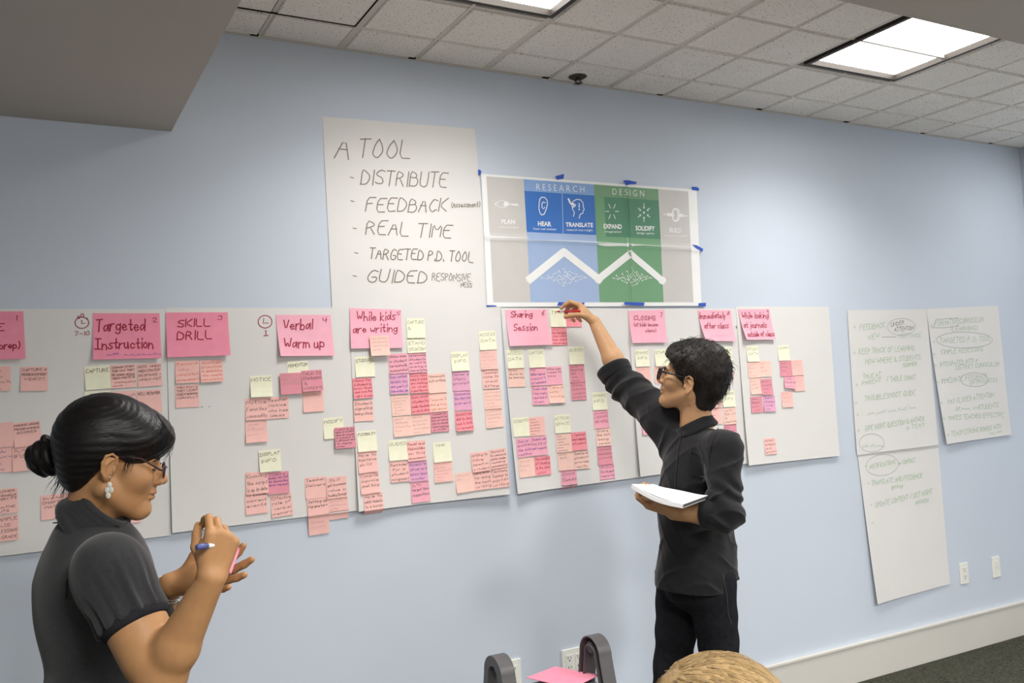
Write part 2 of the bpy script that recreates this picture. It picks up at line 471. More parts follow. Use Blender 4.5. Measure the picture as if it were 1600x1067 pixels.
# -- "A TOOL" sheet
s = new_sheet([(503.5, 182), (741, 201.5), (771, 500), (519.5, 500)], 0.0015, 0.002, wave=0.002)
mb = MB(); sheet_mesh(mb, s); z = Z(490, 170, 3.3357); f = on(s)
for t, a, b, h in (("A", (108, 258), (180, 262), 112), ("TOOL", (225, 255), (500, 263), 98), ("DISTRIBUTE", (243, 393), (690, 412), 80), ("FEEDBACK", (268, 538), (690, 535), 72),
                   ("REAL TIME", (268, 655), (712, 672), 72), ("TARGETED P.D. TOOL", (285, 780), (828, 800), 56), ("GUIDED", (275, 903), (583, 910), 66)):
    write(mb, t, z(*a), z(*b), h/3.3357, 0.0044, 'b', f, slant=0.25)
for t, a, b, h in (("(Assessment)", (715, 515), (865, 512), 28), ("RESPONSIVE", (615, 895), (815, 900), 40), ("NESS", (765, 930), (822, 932), 24)):
    write(mb, t, z(*a), z(*b), h/3.3357, 0.003, 'b', f)
for y0, x0 in ((357, 190), (480, 193), (622, 205), (750, 213), (870, 205)):
    stroke(mb, [z(x0, y0), z(x0+16, y0+4)], 0.0035, 'b', f)
tag(mb.build('paper_sheet'), 'white flip-chart sheet headed A TOOL, left of the poster', 'paper sheet', SHEET_GROUP)

# -- colour poster
zp = Z(740, 250, 4.3243)
def pcrease(x, z_):
    (xa, za), (xb, zb) = wl(*zp(1030, 190)), wl(*zp(1065, 915))
    t = (z_-za)/(zb-za); d = x-(xa+(xb-xa)*t)
    o = 0.010*math.exp(-abs(d)/0.012)*(1 if -0.05 < t < 1.1 else 0.0)*(1 if d < 0 else 0.35)
    zh = wl(*zp(700, 560))[1] - 0.012*(x-2.2)
    return o + 0.005*math.exp(-abs(z_-zh)/0.010) + 0.004
s = new_sheet([(750.4, 272), (1087, 296.5), (1094.5, 478), (760, 480)], 0.003, 0.0, wave=0.002, crease=pcrease)
poster = MB()
def pcol(name, c): return mat('poster_'+name, c, 0.55, 0.25, noise=(12, 0.02))
PG, PB, PB2, PN, PN2, PGd, PW = (pcol('grey', rgb(206, 203, 200)), pcol('light_blue', rgb(164, 186, 222)), pcol('deep_blue', rgb(68, 120, 197)), pcol('green', rgb(120, 166, 128)),
                                 pcol('dark_green', rgb(92, 142, 116)), pcol('mid_green', rgb(126, 164, 130)), pcol('white', rgb(244, 244, 244)))
PB0 = pcol('header_blue', rgb(140, 172, 220))
# grid lines of the art in zoom pixels: columns at the top edge and at the bottom edge, rows at left and right
colT = [45, 80, 332, 590, 805, 1025, 1240, 1443, 1500]; colB = [85, 127, 378, 610, 845, 1060, 1275, 1477, 1532]
def art(ci, r):                          # column index (float ok), r 0 top .. 1 bottom of the printed area
    i = int(min(ci, len(colT)-2)); t = ci-i
    xt = colT[i]+(colT[i+1]-colT[i])*t; xb = colB[i]+(colB[i+1]-colB[i])*t
    yt = 113+(xt-80)*(215-113)/(1443-80); yb = 962
    return (xt+(xb-xt)*r, yt+(yb-yt)*r)
pf = on(s, 0.0)
def cell(c0, c1, r0, r1, m, eps, nx=8, ny=8):
    fm_ = on(s, eps)
    V = []; F = []
    for j in range(ny+1):
        for i in range(nx+1):
            p = art(c0+(c1-c0)*i/nx, r0+(r1-r0)*j/ny); V.append(fm_(*wl(*zp(*p))))
    for j in range(ny):
        for i in range(nx):
            a = j*(nx+1)+i; F.append((a, a+nx+1, a+nx+2, a+1))
    poster.mesh(V, F, m)
sheet_mesh(poster, s, 72, 40, PW)
cell(1, 2, 0, 1, PG, 0.0005, 12, 40); cell(6, 7, 0, 1, PG, 0.0005, 12, 40)
cell(2, 4, 0, 1, PB, 0.0005, 24, 40); cell(4, 6, 0, 1, PN, 0.0005, 40, 40)
cell(2, 4, 0.0, 0.095, PB0, 0.0008, 24, 6); cell(2, 2.99, 0.095, 0.43, PB2, 0.0008, 12, 18); cell(3.01, 4, 0.095, 0.43, PB2, 0.0008, 12, 18)
cell(4, 6, 0.0, 0.095, PGd, 0.0008, 40, 6); cell(4.3, 4.99, 0.1, 0.44, PN2, 0.0008, 16, 18); cell(5.01, 6, 0.1, 0.44, PN2, 0.0008, 20, 18)
pw = on(s, 0.0013)
def zl(pts, wpx, m=PW, step=0.006):
    ribbon(poster, [wl(*zp(*p)) for p in pts], wpx/4.3243*0.00262, pw, m, step)
def disc(c, rx, ry=None, m=PW, n=16, e=0.0013):
    ry = ry or rx; fm_ = on(s, e)
    poster.poly([fm_(*wl(*zp(c[0]+rx*math.cos(2*math.pi*k/n), c[1]-ry*math.sin(2*math.pi*k/n)))) for k in range(n)][::-1], m)
# zigzag ridge
zl([(375, 805), (603, 622), (838, 805)], 56); zl([(838, 805), (1050, 635), (1265, 815)], 52)
for c, r in (((375, 805), 28), ((838, 808), 27), ((1265, 815), 26)): disc(c, r*1.02, r)
# dotted diamonds
def diamond(cx, cy, hw, hh, seed):
    rnd = random.Random(seed)
    nodes = []
    for i in range(9):
        u = -1+2*i/8; n = max(1, int(round((1-abs(u))*6)))
        nodes.append([(cx+u*hw+rnd.uniform(-6, 6), cy+(k-(n-1)/2)*2*hh*(1-abs(u))/max(1, n) + rnd.uniform(-4, 4)) for k in range(n)])
    for i, colm in enumerate(nodes):
        for p in colm: disc(p, 4.2)
        if i < 8:
            for p in colm:
                q = rnd.choice(nodes[i+1])
                for t in (0, .3, .6): zl([(p[0]+(q[0]-p[0])*t, p[1]+(q[1]-p[1])*t), (p[0]+(q[0]-p[0])*(t+.18), p[1]+(q[1]-p[1])*(t+.18))], 3.2)
diamond(605, 795, 150, 72, 1); diamond(1060, 795, 130, 72, 2)
# printed words
def printed(text, c0, c1, h, bold=0.0, m=PW):
    cu = bpy.data.curves.new('lettering', 'FONT'); cu.body = text; cu.offset = bold; cu.resolution_u = 3
    ob = bpy.data.objects.new('lettering', cu); COL.objects.link(ob)
    dg = bpy.context.evaluated_depsgraph_get(); me = bpy.data.meshes.new_from_object(ob.evaluated_get(dg))
    V = np.array([v.co[:2] for v in me.vertices]); Fc = [list(p.vertices) for p in me.polygons]
    bpy.data.objects.remove(ob); bpy.data.meshes.remove(me)
    lo, hi = V.min(0), V.max(0); hh = h
    a, b = np.array(c0, float), np.array(c1, float)
    out = []
    for v in V:
        u = (v[0]-lo[0])/(hi[0]-lo[0]); t = (v[1]-0.0)/0.7
        p = a+(b-a)*u+np.array([-0.03*t*hh, -hh*t]); out.append(pw(*wl(*zp(*p))))
    poster.mesh(out, Fc, m)
printed('R E S E A R C H', (418, 205), (742, 222), 44, -0.012); printed('D E S I G N', (932, 236), (1145, 250), 42, -0.012)
printed('PLAN', (182, 434), (272, 436), 30, 0.03); printed('HEAR', (428, 447), (518, 450), 30, 0.03); printed('TRANSLATE', (616, 452), (800, 456), 28, 0.03)
printed('EXPAND', (872, 464), (994, 468), 30, 0.03); printed('SOLIDIFY', (1086, 477), (1216, 480), 30, 0.03); printed('BUILD', (1316, 490), (1397, 493), 30, 0.03)
for t, a, b in (('around project', (162, 462), (298, 464)), ('from real context', (397, 474), (552, 477)), ('research into insight', (620, 480), (798, 484)),
                ('imagination', (880, 492), (990, 494)), ('design option', (1094, 502), (1212, 505)), ('on product launch', (1280, 518), (1436, 520))):
    printed(t, a, b, 15, 0.0)
# pictograms
def curve(c, rx, ry, a0, a1, n=14): return [(c[0]+rx*math.cos(math.radians(a0+(a1-a0)*k/n)), c[1]-ry*math.sin(math.radians(a0+(a1-a0)*k/n))) for k in range(n+1)]
zl(curve((188, 330), 55, 52, 25, 155), 5); zl(curve((188, 272), 55, 52, 205, 335), 5); disc((212, 301), 17, 21)
zl([(250, 304), (284, 306)], 13); disc((288, 307), 13, 11, n=3)
ear = [(440, 268), (452, 254), (475, 256), (490, 275), (492, 305), (482, 340), (470, 368), (452, 374), (440, 358), (434, 330), (436, 295), (440, 268)]
zl(ear, 6); zl([(476, 290), (462, 286), (454, 300), (456, 325), (466, 332), (474, 322)], 6)
headp = [(668, 382), (674, 356), (662, 335), (656, 308), (664, 282), (690, 268), (716, 272), (732, 292), (734, 318), (741, 338), (733, 344), (732, 362), (718, 366), (712, 372), (706, 396)]
zl(headp, 6); zl([(635, 268), (648, 296), (668, 306)], 14); zl([(660, 292), (684, 308), (664, 322)], 8); zl([(706, 296), (706, 322)], 8); disc((706, 336), 5)
for a in range(0, 360, 60):
    c, q = math.cos(math.radians(a)), math.sin(math.radians(a))
    zl([(928+22*c, 350-26*q), (928+44*c, 350-56*q)], 5)
for a in range(30, 390, 60):
    c, q = math.cos(math.radians(a)), math.sin(math.radians(a))
    zl([(1143+24*c, 358-28*q), (1143+46*c, 358-62*q)], 5)
    e = (1143+24*c, 358-28*q); zl([(e[0]+10*math.cos(math.radians(a+35)), e[1]-12*math.sin(math.radians(a+35))), e, (e[0]+10*math.cos(math.radians(a-35)), e[1]-12*math.sin(math.radians(a-35)))], 4)
disc((1143, 358), 7)
zl(curve((1355, 373), 19, 42, 0, 360, 20), 13); zl(curve((1367, 373), 19, 40, -90, 90, 12), 9)
zl([(1308, 371), (1338, 372)], 26); zl([(1380, 376), (1402, 377)], 24); zl([(1275, 370), (1302, 371)], 6); zl([(1404, 379), (1436, 381)], 6)
zl([(80, 541), (700, 551), (1240, 583), (1500, 592)], 4)
tag(poster.build('poster'), 'printed blue, green and grey poster with white zigzag, lettered RESEARCH and DESIGN', 'poster')

# -- the row of sheets
row = []
zr, zbt = wl(0, 483)[1], wl(0, 868)[1]
(xr, zrr), (xrb, zrb) = wl(258.5, 483), wl(267, 836)
sA = new_sheet(None, 0.003, 0.005, wave=0.003, world=[(xr-0.645, zr+0.001), (xr, zrr), (xrb, zrb), (xrb-0.645, zbt-0.002)])
sB = new_sheet([(259, 481), (550, 481), (560, 797), (268, 832)], 0.0042, 0.005, ll=0.004, wave=0.003)
sC = new_sheet([(545, 482), (781, 480), (791.5, 771.5), (557, 798.5)], 0.006, 0.008, ll=0.010, lr=0.012, wave=0.003)
sD = new_sheet([(781.5, 481), (1000, 482), (1006, 744), (803.6, 771)], 0.0055, 0.008, ll=0.016, wave=0.003)
sE = new_sheet([(980, 482.5), (1155, 482), (1166, 724), (994.5, 744.5)], 0.0070, 0.006, ll=0.016, wave=0.003)
sF = new_sheet([(1148, 479), (1293, 479.4), (1307.7, 712), (1164, 727)], 0.0085, 0.006, ll=0.012, lr=0.004, wave=0.003)
mb = MB(); sheet_mesh(mb, sA, 20, 20); z = Z(0, 470, 5.3357); f = on(sA)
oval(mb, z(682, 183), 57/5.34, 47/5.34, 0.0028, 'm', f, 20, 375); stroke(mb, [z(682, 163), z(680, 190), z(706, 188)], 0.0028, 'm', f)
oval(mb, z(686, 122), 2.3, 2.6, 0.0024, 'm', f); oval(mb, z(655, 138), 1.9, 1.9, 0.0024, 'm', f); stroke(mb, [z(715, 142), z(730, 150)], 0.0024, 'm', f)
write(mb, '7-10', z(620, 292), z(745, 288), 36/5.34, 0.003, 'm', f)
tag(mb.build('paper_sheet'), 'white paper sheet behind the woman, with a 7-10 clock drawing', 'paper sheet', SHEET_GROUP)
mb = MB(); sheet_mesh(mb, sB, 20, 20); z = Z(250, 470, 5.3333); f = on(sB)
oval(mb, z(873, 175), 57/5.33, 52/5.33, 0.003, 'm', f, 40, 410); stroke(mb, [z(862, 150), z(858, 188), z(896, 186)], 0.003, 'm', f)
stroke(mb, [z(868, 252), z(882, 246), z(878, 290)], 0.003, 'm', f); stroke(mb, [z(862, 292), z(898, 288)], 0.003, 'm', f)
stroke(mb, [z(342, 884), z(354, 882)], 0.002, 'k', f); stroke(mb, [z(405, 884), z(412, 880)], 0.002, 'k', f)
tag(mb.build('paper_sheet'), 'white paper sheet carrying the SKILL DRILL and Verbal Warm up headers', 'paper sheet', SHEET_GROUP)
for s, t in ((sC, 'white paper sheet carrying the While kids are writing header'), (sD, 'white paper sheet carrying the Sharing Session header, left of the man'),
             (sE, 'white paper sheet largely hidden behind the man, with the CLOSING header'), (sF, 'white paper sheet at the right end of the row, with the journals header')):
    mb = MB(); sheet_mesh(mb, s, 20, 20)
    if s is sF: stroke(mb, [(1148, 510), (1149, 512.5)], 0.004, 'k', on(s))
    tag(mb.build('paper_sheet'), t, 'paper sheet', SHEET_GROUP)

# -- the three separate sheets at the right
s3 = new_sheet([(1334, 660), (1462, 655), (1482.6, 912), (1364.4, 943)], 0.0015, 0.006, ll=0.022, wave=0.003)
s1 = new_sheet([(1323, 485), (1447, 483), (1464, 695), (1337, 711)], 0.004, 0.004, wave=0.003)
s2 = new_sheet([(1446, 482.5), (1558, 477.5), (1577, 679), (1471.7, 694)], 0.005, 0.008, ll=0.02, wave=0.003)
mb = MB(); sheet_mesh(mb, s3); z = Z(1310, 670, 3.6793); f = on(s3)
gw = 0.0030
for t, a, b, h in (("NOTIFICATIONS", (175, 232), (325, 200), 26), ("or CONTACT", (345, 208), (440, 190), 24), ("TRANSLATE AND FEEDBACK", (185, 325), (480, 280), 28), ("going", (300, 345), (365, 335), 24),
                   ("UPDATE CONTENT / GET RIGHT", (205, 452), (535, 372), 30), ("ANSWERS", (440, 435), (515, 420), 22)):
    write(mb, t, z(*a), z(*b), h/3.68, gw, 'g', f)
oval(mb, z(248, 208), 95/3.68, 60/3.68, 0.0022, 'd', f, 10, 380, rot=-8)
for p in ((152, 215), (165, 315), (178, 437), (182, 540)): stroke(mb, [z(*p), z(p[0]+6, p[1]-3)], 0.004, 'g', f)
tag(mb.build('paper_sheet'), 'long white sheet hanging lowest on the right, tucked under the FEEDBACK list', 'paper sheet', SHEET_GROUP)
mb = MB(); sheet_mesh(mb, s1); z = Z(1310, 470, 4.639); f = on(s1)
for t, a, b, h, i in (("FEEDBACK", (148, 215), (330, 192), 40, 'g'), ("UNDER", (375, 190), (470, 168), 30, 'b'), ("ATTENTION", (400, 224), (540, 210), 30, 'b'), ("VIEW", (205, 288), (290, 268), 36, 'g'), ("MEETINGS", (432, 268), (590, 262), 28, 'g'),
                   ("KEEP TRACK OF LEARNING", (142, 388), (542, 360), 40, 'g'), ("HOW WHERE & STUDENTS", (190, 462), (590, 425), 38, 'g'), ("SUMMER", (460, 482), (562, 468), 28, 'g'),
                   ("TALK AT", (170, 565), (298, 548), 32, 'g'), ("PARENT", (165, 615), (300, 590), 34, 'g'), ("/ TABLE CHART", (340, 585), (552, 570), 36, 'g'), ("TROUBLESHOOT GUIDE", (182, 728), (548, 680), 38, 'g'),
                   ("~2 ~6 ~6", (205, 832), (532, 785), 34, 'g'), ("GIVE RIGHT QUESTION & ANSWER", (185, 945), (612, 870), 38, 'g'), ("A TEAM", (480, 938), (608, 910), 30, 'g'), ("~4 ~3", (165, 1066), (305, 1060), 30, 'g')):
    write(mb, t, z(*a), z(*b), h/4.64, gw, i, f)
oval(mb, z(452, 190), 102/4.64, 62/4.64, 0.0020, 'd', f, 10, 372); stroke(mb, [z(308, 262), z(412, 262)], 0.0026, 'd', f)
oval(mb, z(232, 1030), 90/4.64, 66/4.64, 0.0022, 'd', f, 20, 372)
for p in ((112, 190), (110, 378), (128, 610), (122, 740), (132, 825), (138, 940)): oval(mb, z(*p), 1.3, 1.5, 0.0022, 'g', f)
tag(mb.build('paper_sheet'), 'white sheet with the pale green FEEDBACK list, left of the right-hand pair', 'paper sheet', SHEET_GROUP)
mb = MB(); sheet_mesh(mb, s2); f = on(s2)
for t, a, b, h in (("FORMATIVE", (690, 185), (862, 168), 40), ("CURRICULUM", (868, 165), (1042, 150), 36), ("(LEARNING)", (805, 222), (1000, 212), 32), ("TARGETED P. D. TOOL", (725, 308), (1098, 288), 38), ("SIMPLE ASSESSING", (730, 388), (1040, 365), 34),
                   ("INTEGRATED INTO A", (722, 478), (1000, 445), 32), ("DISTRICT CURRICULUM", (838, 500), (1155, 470), 32), ("IMMEDIATE FEEDBACK", (730, 600), (1068, 560), 36), ("ON PROGRESS", (940, 608), (1142, 585), 28),
                   ("PAY CLOSER ATTENTION", (775, 752), (1115, 695), 36), ("OF", (830, 800), (865, 795), 28), ("~6", (870, 795), (990, 785), 34), ("STUDENTS", (1000, 790), (1145, 770), 34), ("MAKES TEACHER EFFECTIVE", (775, 865), (1182, 840), 34), ("TEACH STRONG BONDS WITH", (790, 980), (1165, 925), 34), ("~5", (1080, 968), (1150, 960), 26)):
    write(mb, t, z(*a), z(*b), h/4.64, gw, 'g', f)
oval(mb, z(905, 285), 205/4.64, 58/4.64, 0.0022, 'd', f, 15, 372); oval(mb, z(975, 572), 105/4.64, 50/4.64, 0.0022, 'd', f, 5, 350)
stroke(mb, [z(680, 190), z(700, 135), z(862, 125), z(868, 180), z(760, 196), z(668, 196)], 0.0022, 'd', f)
for p in ((668, 182), (682, 298), (682, 388), (690, 470), (702, 590), (728, 740), (740, 852), (765, 972)): oval(mb, z(*p), 1.2, 1.3, 0.0022, 'g', f)
tag(mb.build('paper_sheet'), 'white sheet with pale green writing and ovals, right one of the right-hand pair', 'paper sheet', SHEET_GROUP)

# -- blue tape
TAPES = [([(25, 65), (46, 76), (44, 98), (27, 106)], "blue tape scrap at the poster's top left corner"), ([(547, 112), (604, 97), (602, 128), (556, 137)], "blue tape piece on the poster's top edge above RESEARCH"),
         ([(1002, 142), (1030, 140), (1091, 153), (1088, 165), (1045, 168), (1018, 177)], "torn blue tape piece on the poster's top edge above DESIGN"), ([(1467, 183), (1500, 184), (1517, 194), (1514, 211), (1468, 205)], "blue tape piece at the poster's top right corner"),
         ([(1468, 573), (1500, 580), (1541, 603), (1536, 625), (1492, 598)], "blue tape piece halfway down the poster's right edge"), ([(80, 982), (140, 983), (152, 991), (80, 993)], "thin blue tape piece at the poster's bottom left corner"),
         ([(566, 962), (742, 964), (736, 986), (556, 985)], "long blue tape strip under the poster just above the man's writing hand"), ([(1008, 961), (1142, 965), (1138, 987), (1060, 984), (1004, 978)], "blue tape strip under the poster above the CLOSING note"),
         ([(1512, 968), (1561, 966), (1560, 990), (1510, 989)], "short blue tape piece at the poster's bottom right corner")]
for pts, lab in TAPES:
    mb = MB(); q = [wl(*zp(*p)) for p in pts]
    o = max(surf(x, zz) for x, zz in q)+0.0012
    o2 = max(o, max(surf(sum(a[0] for a in q)/len(q), sum(a[1] for a in q)/len(q)) for _ in (0,))+0.0012)
    fr = [(x, -o2, zz) for x, zz in q]; bk = [(x, -o2+0.0006, zz) for x, zz in q]
    mb.poly(fr[::-1], M_tape); mb.poly(bk, M_tape)
    for k in range(len(q)): mb.poly([fr[k], fr[(k+1) % len(q)], bk[(k+1) % len(q)], bk[k]], M_tape)
    tag(mb.build('tape_piece'), lab, 'tape', 'blue tape pieces around the poster')

# ================================================================== NOTES
PLACED = []                              # (cx, cz, half, layer)
def layer_for(cx, cz, hx, hz):
    l = 0
    for (a, b, c, d, e) in PLACED:
        if abs(a-cx) < (c+hx)-0.003 and abs(b-cz) < (d+hz)-0.003: l = max(l, e+1)
    return l
LSTEP = 0.0009
def note_mesh(quad, lift, corner, m, lay, nx=7, ny=8, extra=0.0):
    """quad of wall points; returns mesh builder and a map from (u, v) (v down) to a 3D point"""
    k = LSTEP*lay+0.0009+extra
    xs_ = [p[0] for p in quad]; zs_ = [p[1] for p in quad]
    corn = [surf(*p) for p in quad]; mid = surf(sum(xs_)/4, sum(zs_)/4)
    b0 = max(corn+[mid])
    def fm(u, v, e=0.0):
        x, z_ = bil(quad, u, v)
        c = lift*v**2.3 + corner[0]*((1-u)**2)*v**2 + corner[1]*(u**2)*v**2
        bb = max((corn[0]*(1-u)+corn[1]*u)*(1-v)+(corn[3]*(1-u)+corn[2]*u)*v, surf(x, z_))
        return (x, -(bb+k+c+e), z_)
    mb = MB(); paper_grid(mb, fm, nx, ny, m, 0.0003)
    return mb, fm
def quad_inv(quad, x, z_):
    """approximate (u, v) of a wall point in a near-parallelogram note"""
    A = np.array(quad[0]); U = np.array(quad[1])-A; V = np.array(quad[3])-A
    s_ = np.linalg.solve(np.array([[U[0], V[0]], [U[1], V[1]]]), np.array([x, z_])-A); return s_
HEADERS = [
 ([(-64, 487), (36.5, 486.5), (40, 561), (-63, 564)], (0, 470, 5.3357), [("E", (-55, 255), (30, 250), 60), ("prep)", (-5, 405), (165, 398), 62)], [("1", (128, 160), (140, 160), 40)], 'large pink note numbered 1 ending prep), cut off by the left edge', (0.002, 0.004)),
 ([(145, 489.5), (249, 489.5), (251.5, 560), (145, 562.5)], (0, 470, 5.3357), [("Targeted", (800, 255), (1205, 250), 98), ("\u00a6nstruction", (790, 405), (1270, 395), 85)], [("2", (1265, 180), (1310, 175), 36)], 'large pink note reading Targeted Instruction, numbered 2', (0.003, 0.006)),
 ([(258.5, 488.5), (355.5, 488), (358.5, 555.5), (260.5, 559)], (250, 470, 5.3333), [("SKILL", (145, 220), (410, 212), 62), ("DRILL", (140, 325), (425, 320), 70)], [("3", (475, 160), (515, 158), 36)], 'large pink note reading SKILL DRILL, numbered 3', (0.004, 0.010)),
 ([(430, 492), (516, 492), (521, 556), (436, 557)], (250, 470, 5.3333), [("Verbal", (1025, 245), (1265, 240), 85), ("Warm up", (1025, 395), (1360, 390), 80)], [("4", (1350, 185), (1385, 180), 40)], 'large pink note reading Verbal Warm up, numbered 4', (0.012, 0.004)),
 ([(545.5, 481.5), (625.5, 484), (627.5, 544), (546.5, 545)], (530, 470, 8.893), [("While kids", (235, 280), (765, 270), 120), ("are writing", (180, 450), (790, 435), 112)], [("5", (785, 205), (835, 200), 46)], 'large pink note reading While kids are writing, numbered 5', (0.003, 0.004)),
 ([(788, 484.5), (853, 483.5), (859, 539), (793, 541.5)], (770, 460, 6.67), [("Sharing", (180, 245), (400, 240), 66), ("Session", (205, 385), (450, 380), 76)], [("6", (500, 225), (525, 222), 50)], 'large pink note reading Sharing Session, numbered 6', (0.010, 0.008)),
 ([(980, 486), (1036.5, 484), (1038.5, 535.5), (984, 536.5)], (960, 460, 6.67), [("CLOSING", (190, 268), (410, 270), 46), ("(of kids lesson", (185, 335), (440, 335), 38), ("class)", (305, 396), (415, 393), 36)], [("7", (465, 235), (485, 233), 45)], 'large pink note reading CLOSING, numbered 7, above the man\u2019s raised arm', (0.006, 0.006)),
 ([(1088, 484.5), (1140, 485), (1145, 533.5), (1096.5, 533.5)], (960, 460, 6.67), [("Immediately", (870, 255), (1140, 250), 62), ("after class", (915, 360), (1170, 355), 62)], [("8", (1155, 220), (1185, 215), 36)], 'large pink note reading Immediately after class, above the man\u2019s head', (0.018, 0.010)),
 ([(1151, 483.5), (1200, 483), (1206.5, 531), (1159, 531.5)], (1100, 460, 5.93), [("While looking", (335, 225), (580, 220), 55), ("at journals", (345, 312), (560, 310), 55), ("outside of class", (370, 396), (622, 390), 50)], [("9", (560, 180), (580, 178), 34)], 'large pink note reading While looking at journals outside of class', (0.018, 0.010)),
]
def seg_on(quad, fm):
    def g(x, z_):
        u, v = quad_inv(quad, x, z_); u = min(1, max(0, u)); v = min(1, max(0, v))
        p = fm(u, v, 0.0005); return (x, p[1], z_)
    return g
for quad_px, zz, big, small, lab, cor in HEADERS:
    quad = [wl(*p) for p in quad_px]; z = Z(*zz)
    cx = sum(p[0] for p in quad)/4; cz = sum(p[1] for p in quad)/4
    lay = layer_for(cx, cz, 0.1, 0.075); PLACED.append((cx, cz, 0.1, 0.075, lay))
    mb, fm = note_mesh(quad, 0.006, cor, M_note['B' if quad_px[0][0] < 300 else 'R'], lay, 9, 9)
    g = seg_on(quad, fm); sc = zz[2]
    for t, a, b, h in big: write(mb, t, z(*a), z(*b), h/sc, 0.0042 if zz[0] < 500 else 0.0036, 'm', g, slant=0.08)
    for t, a, b, h in small: write(mb, t, z(*a), z(*b), h/sc, 0.0030, 'm', g)
    if lab.startswith('large pink note reading Targeted'):
        write(mb, '~5', z(890, 462), z(965, 455), 26/sc, 0.0016, 'v', g); write(mb, '~5 ~5 ~2 ~4', z(1035, 462), z(1320, 452), 20/sc, 0.0014, 'v', g)
    if 'after class' in lab: write(mb, '~6 ~7', z(960, 440), z(1150, 436), 16/sc, 0.0012, 'f', g)
    tag(mb.build('header_note'), lab, 'sticky note', 'large pink header notes')

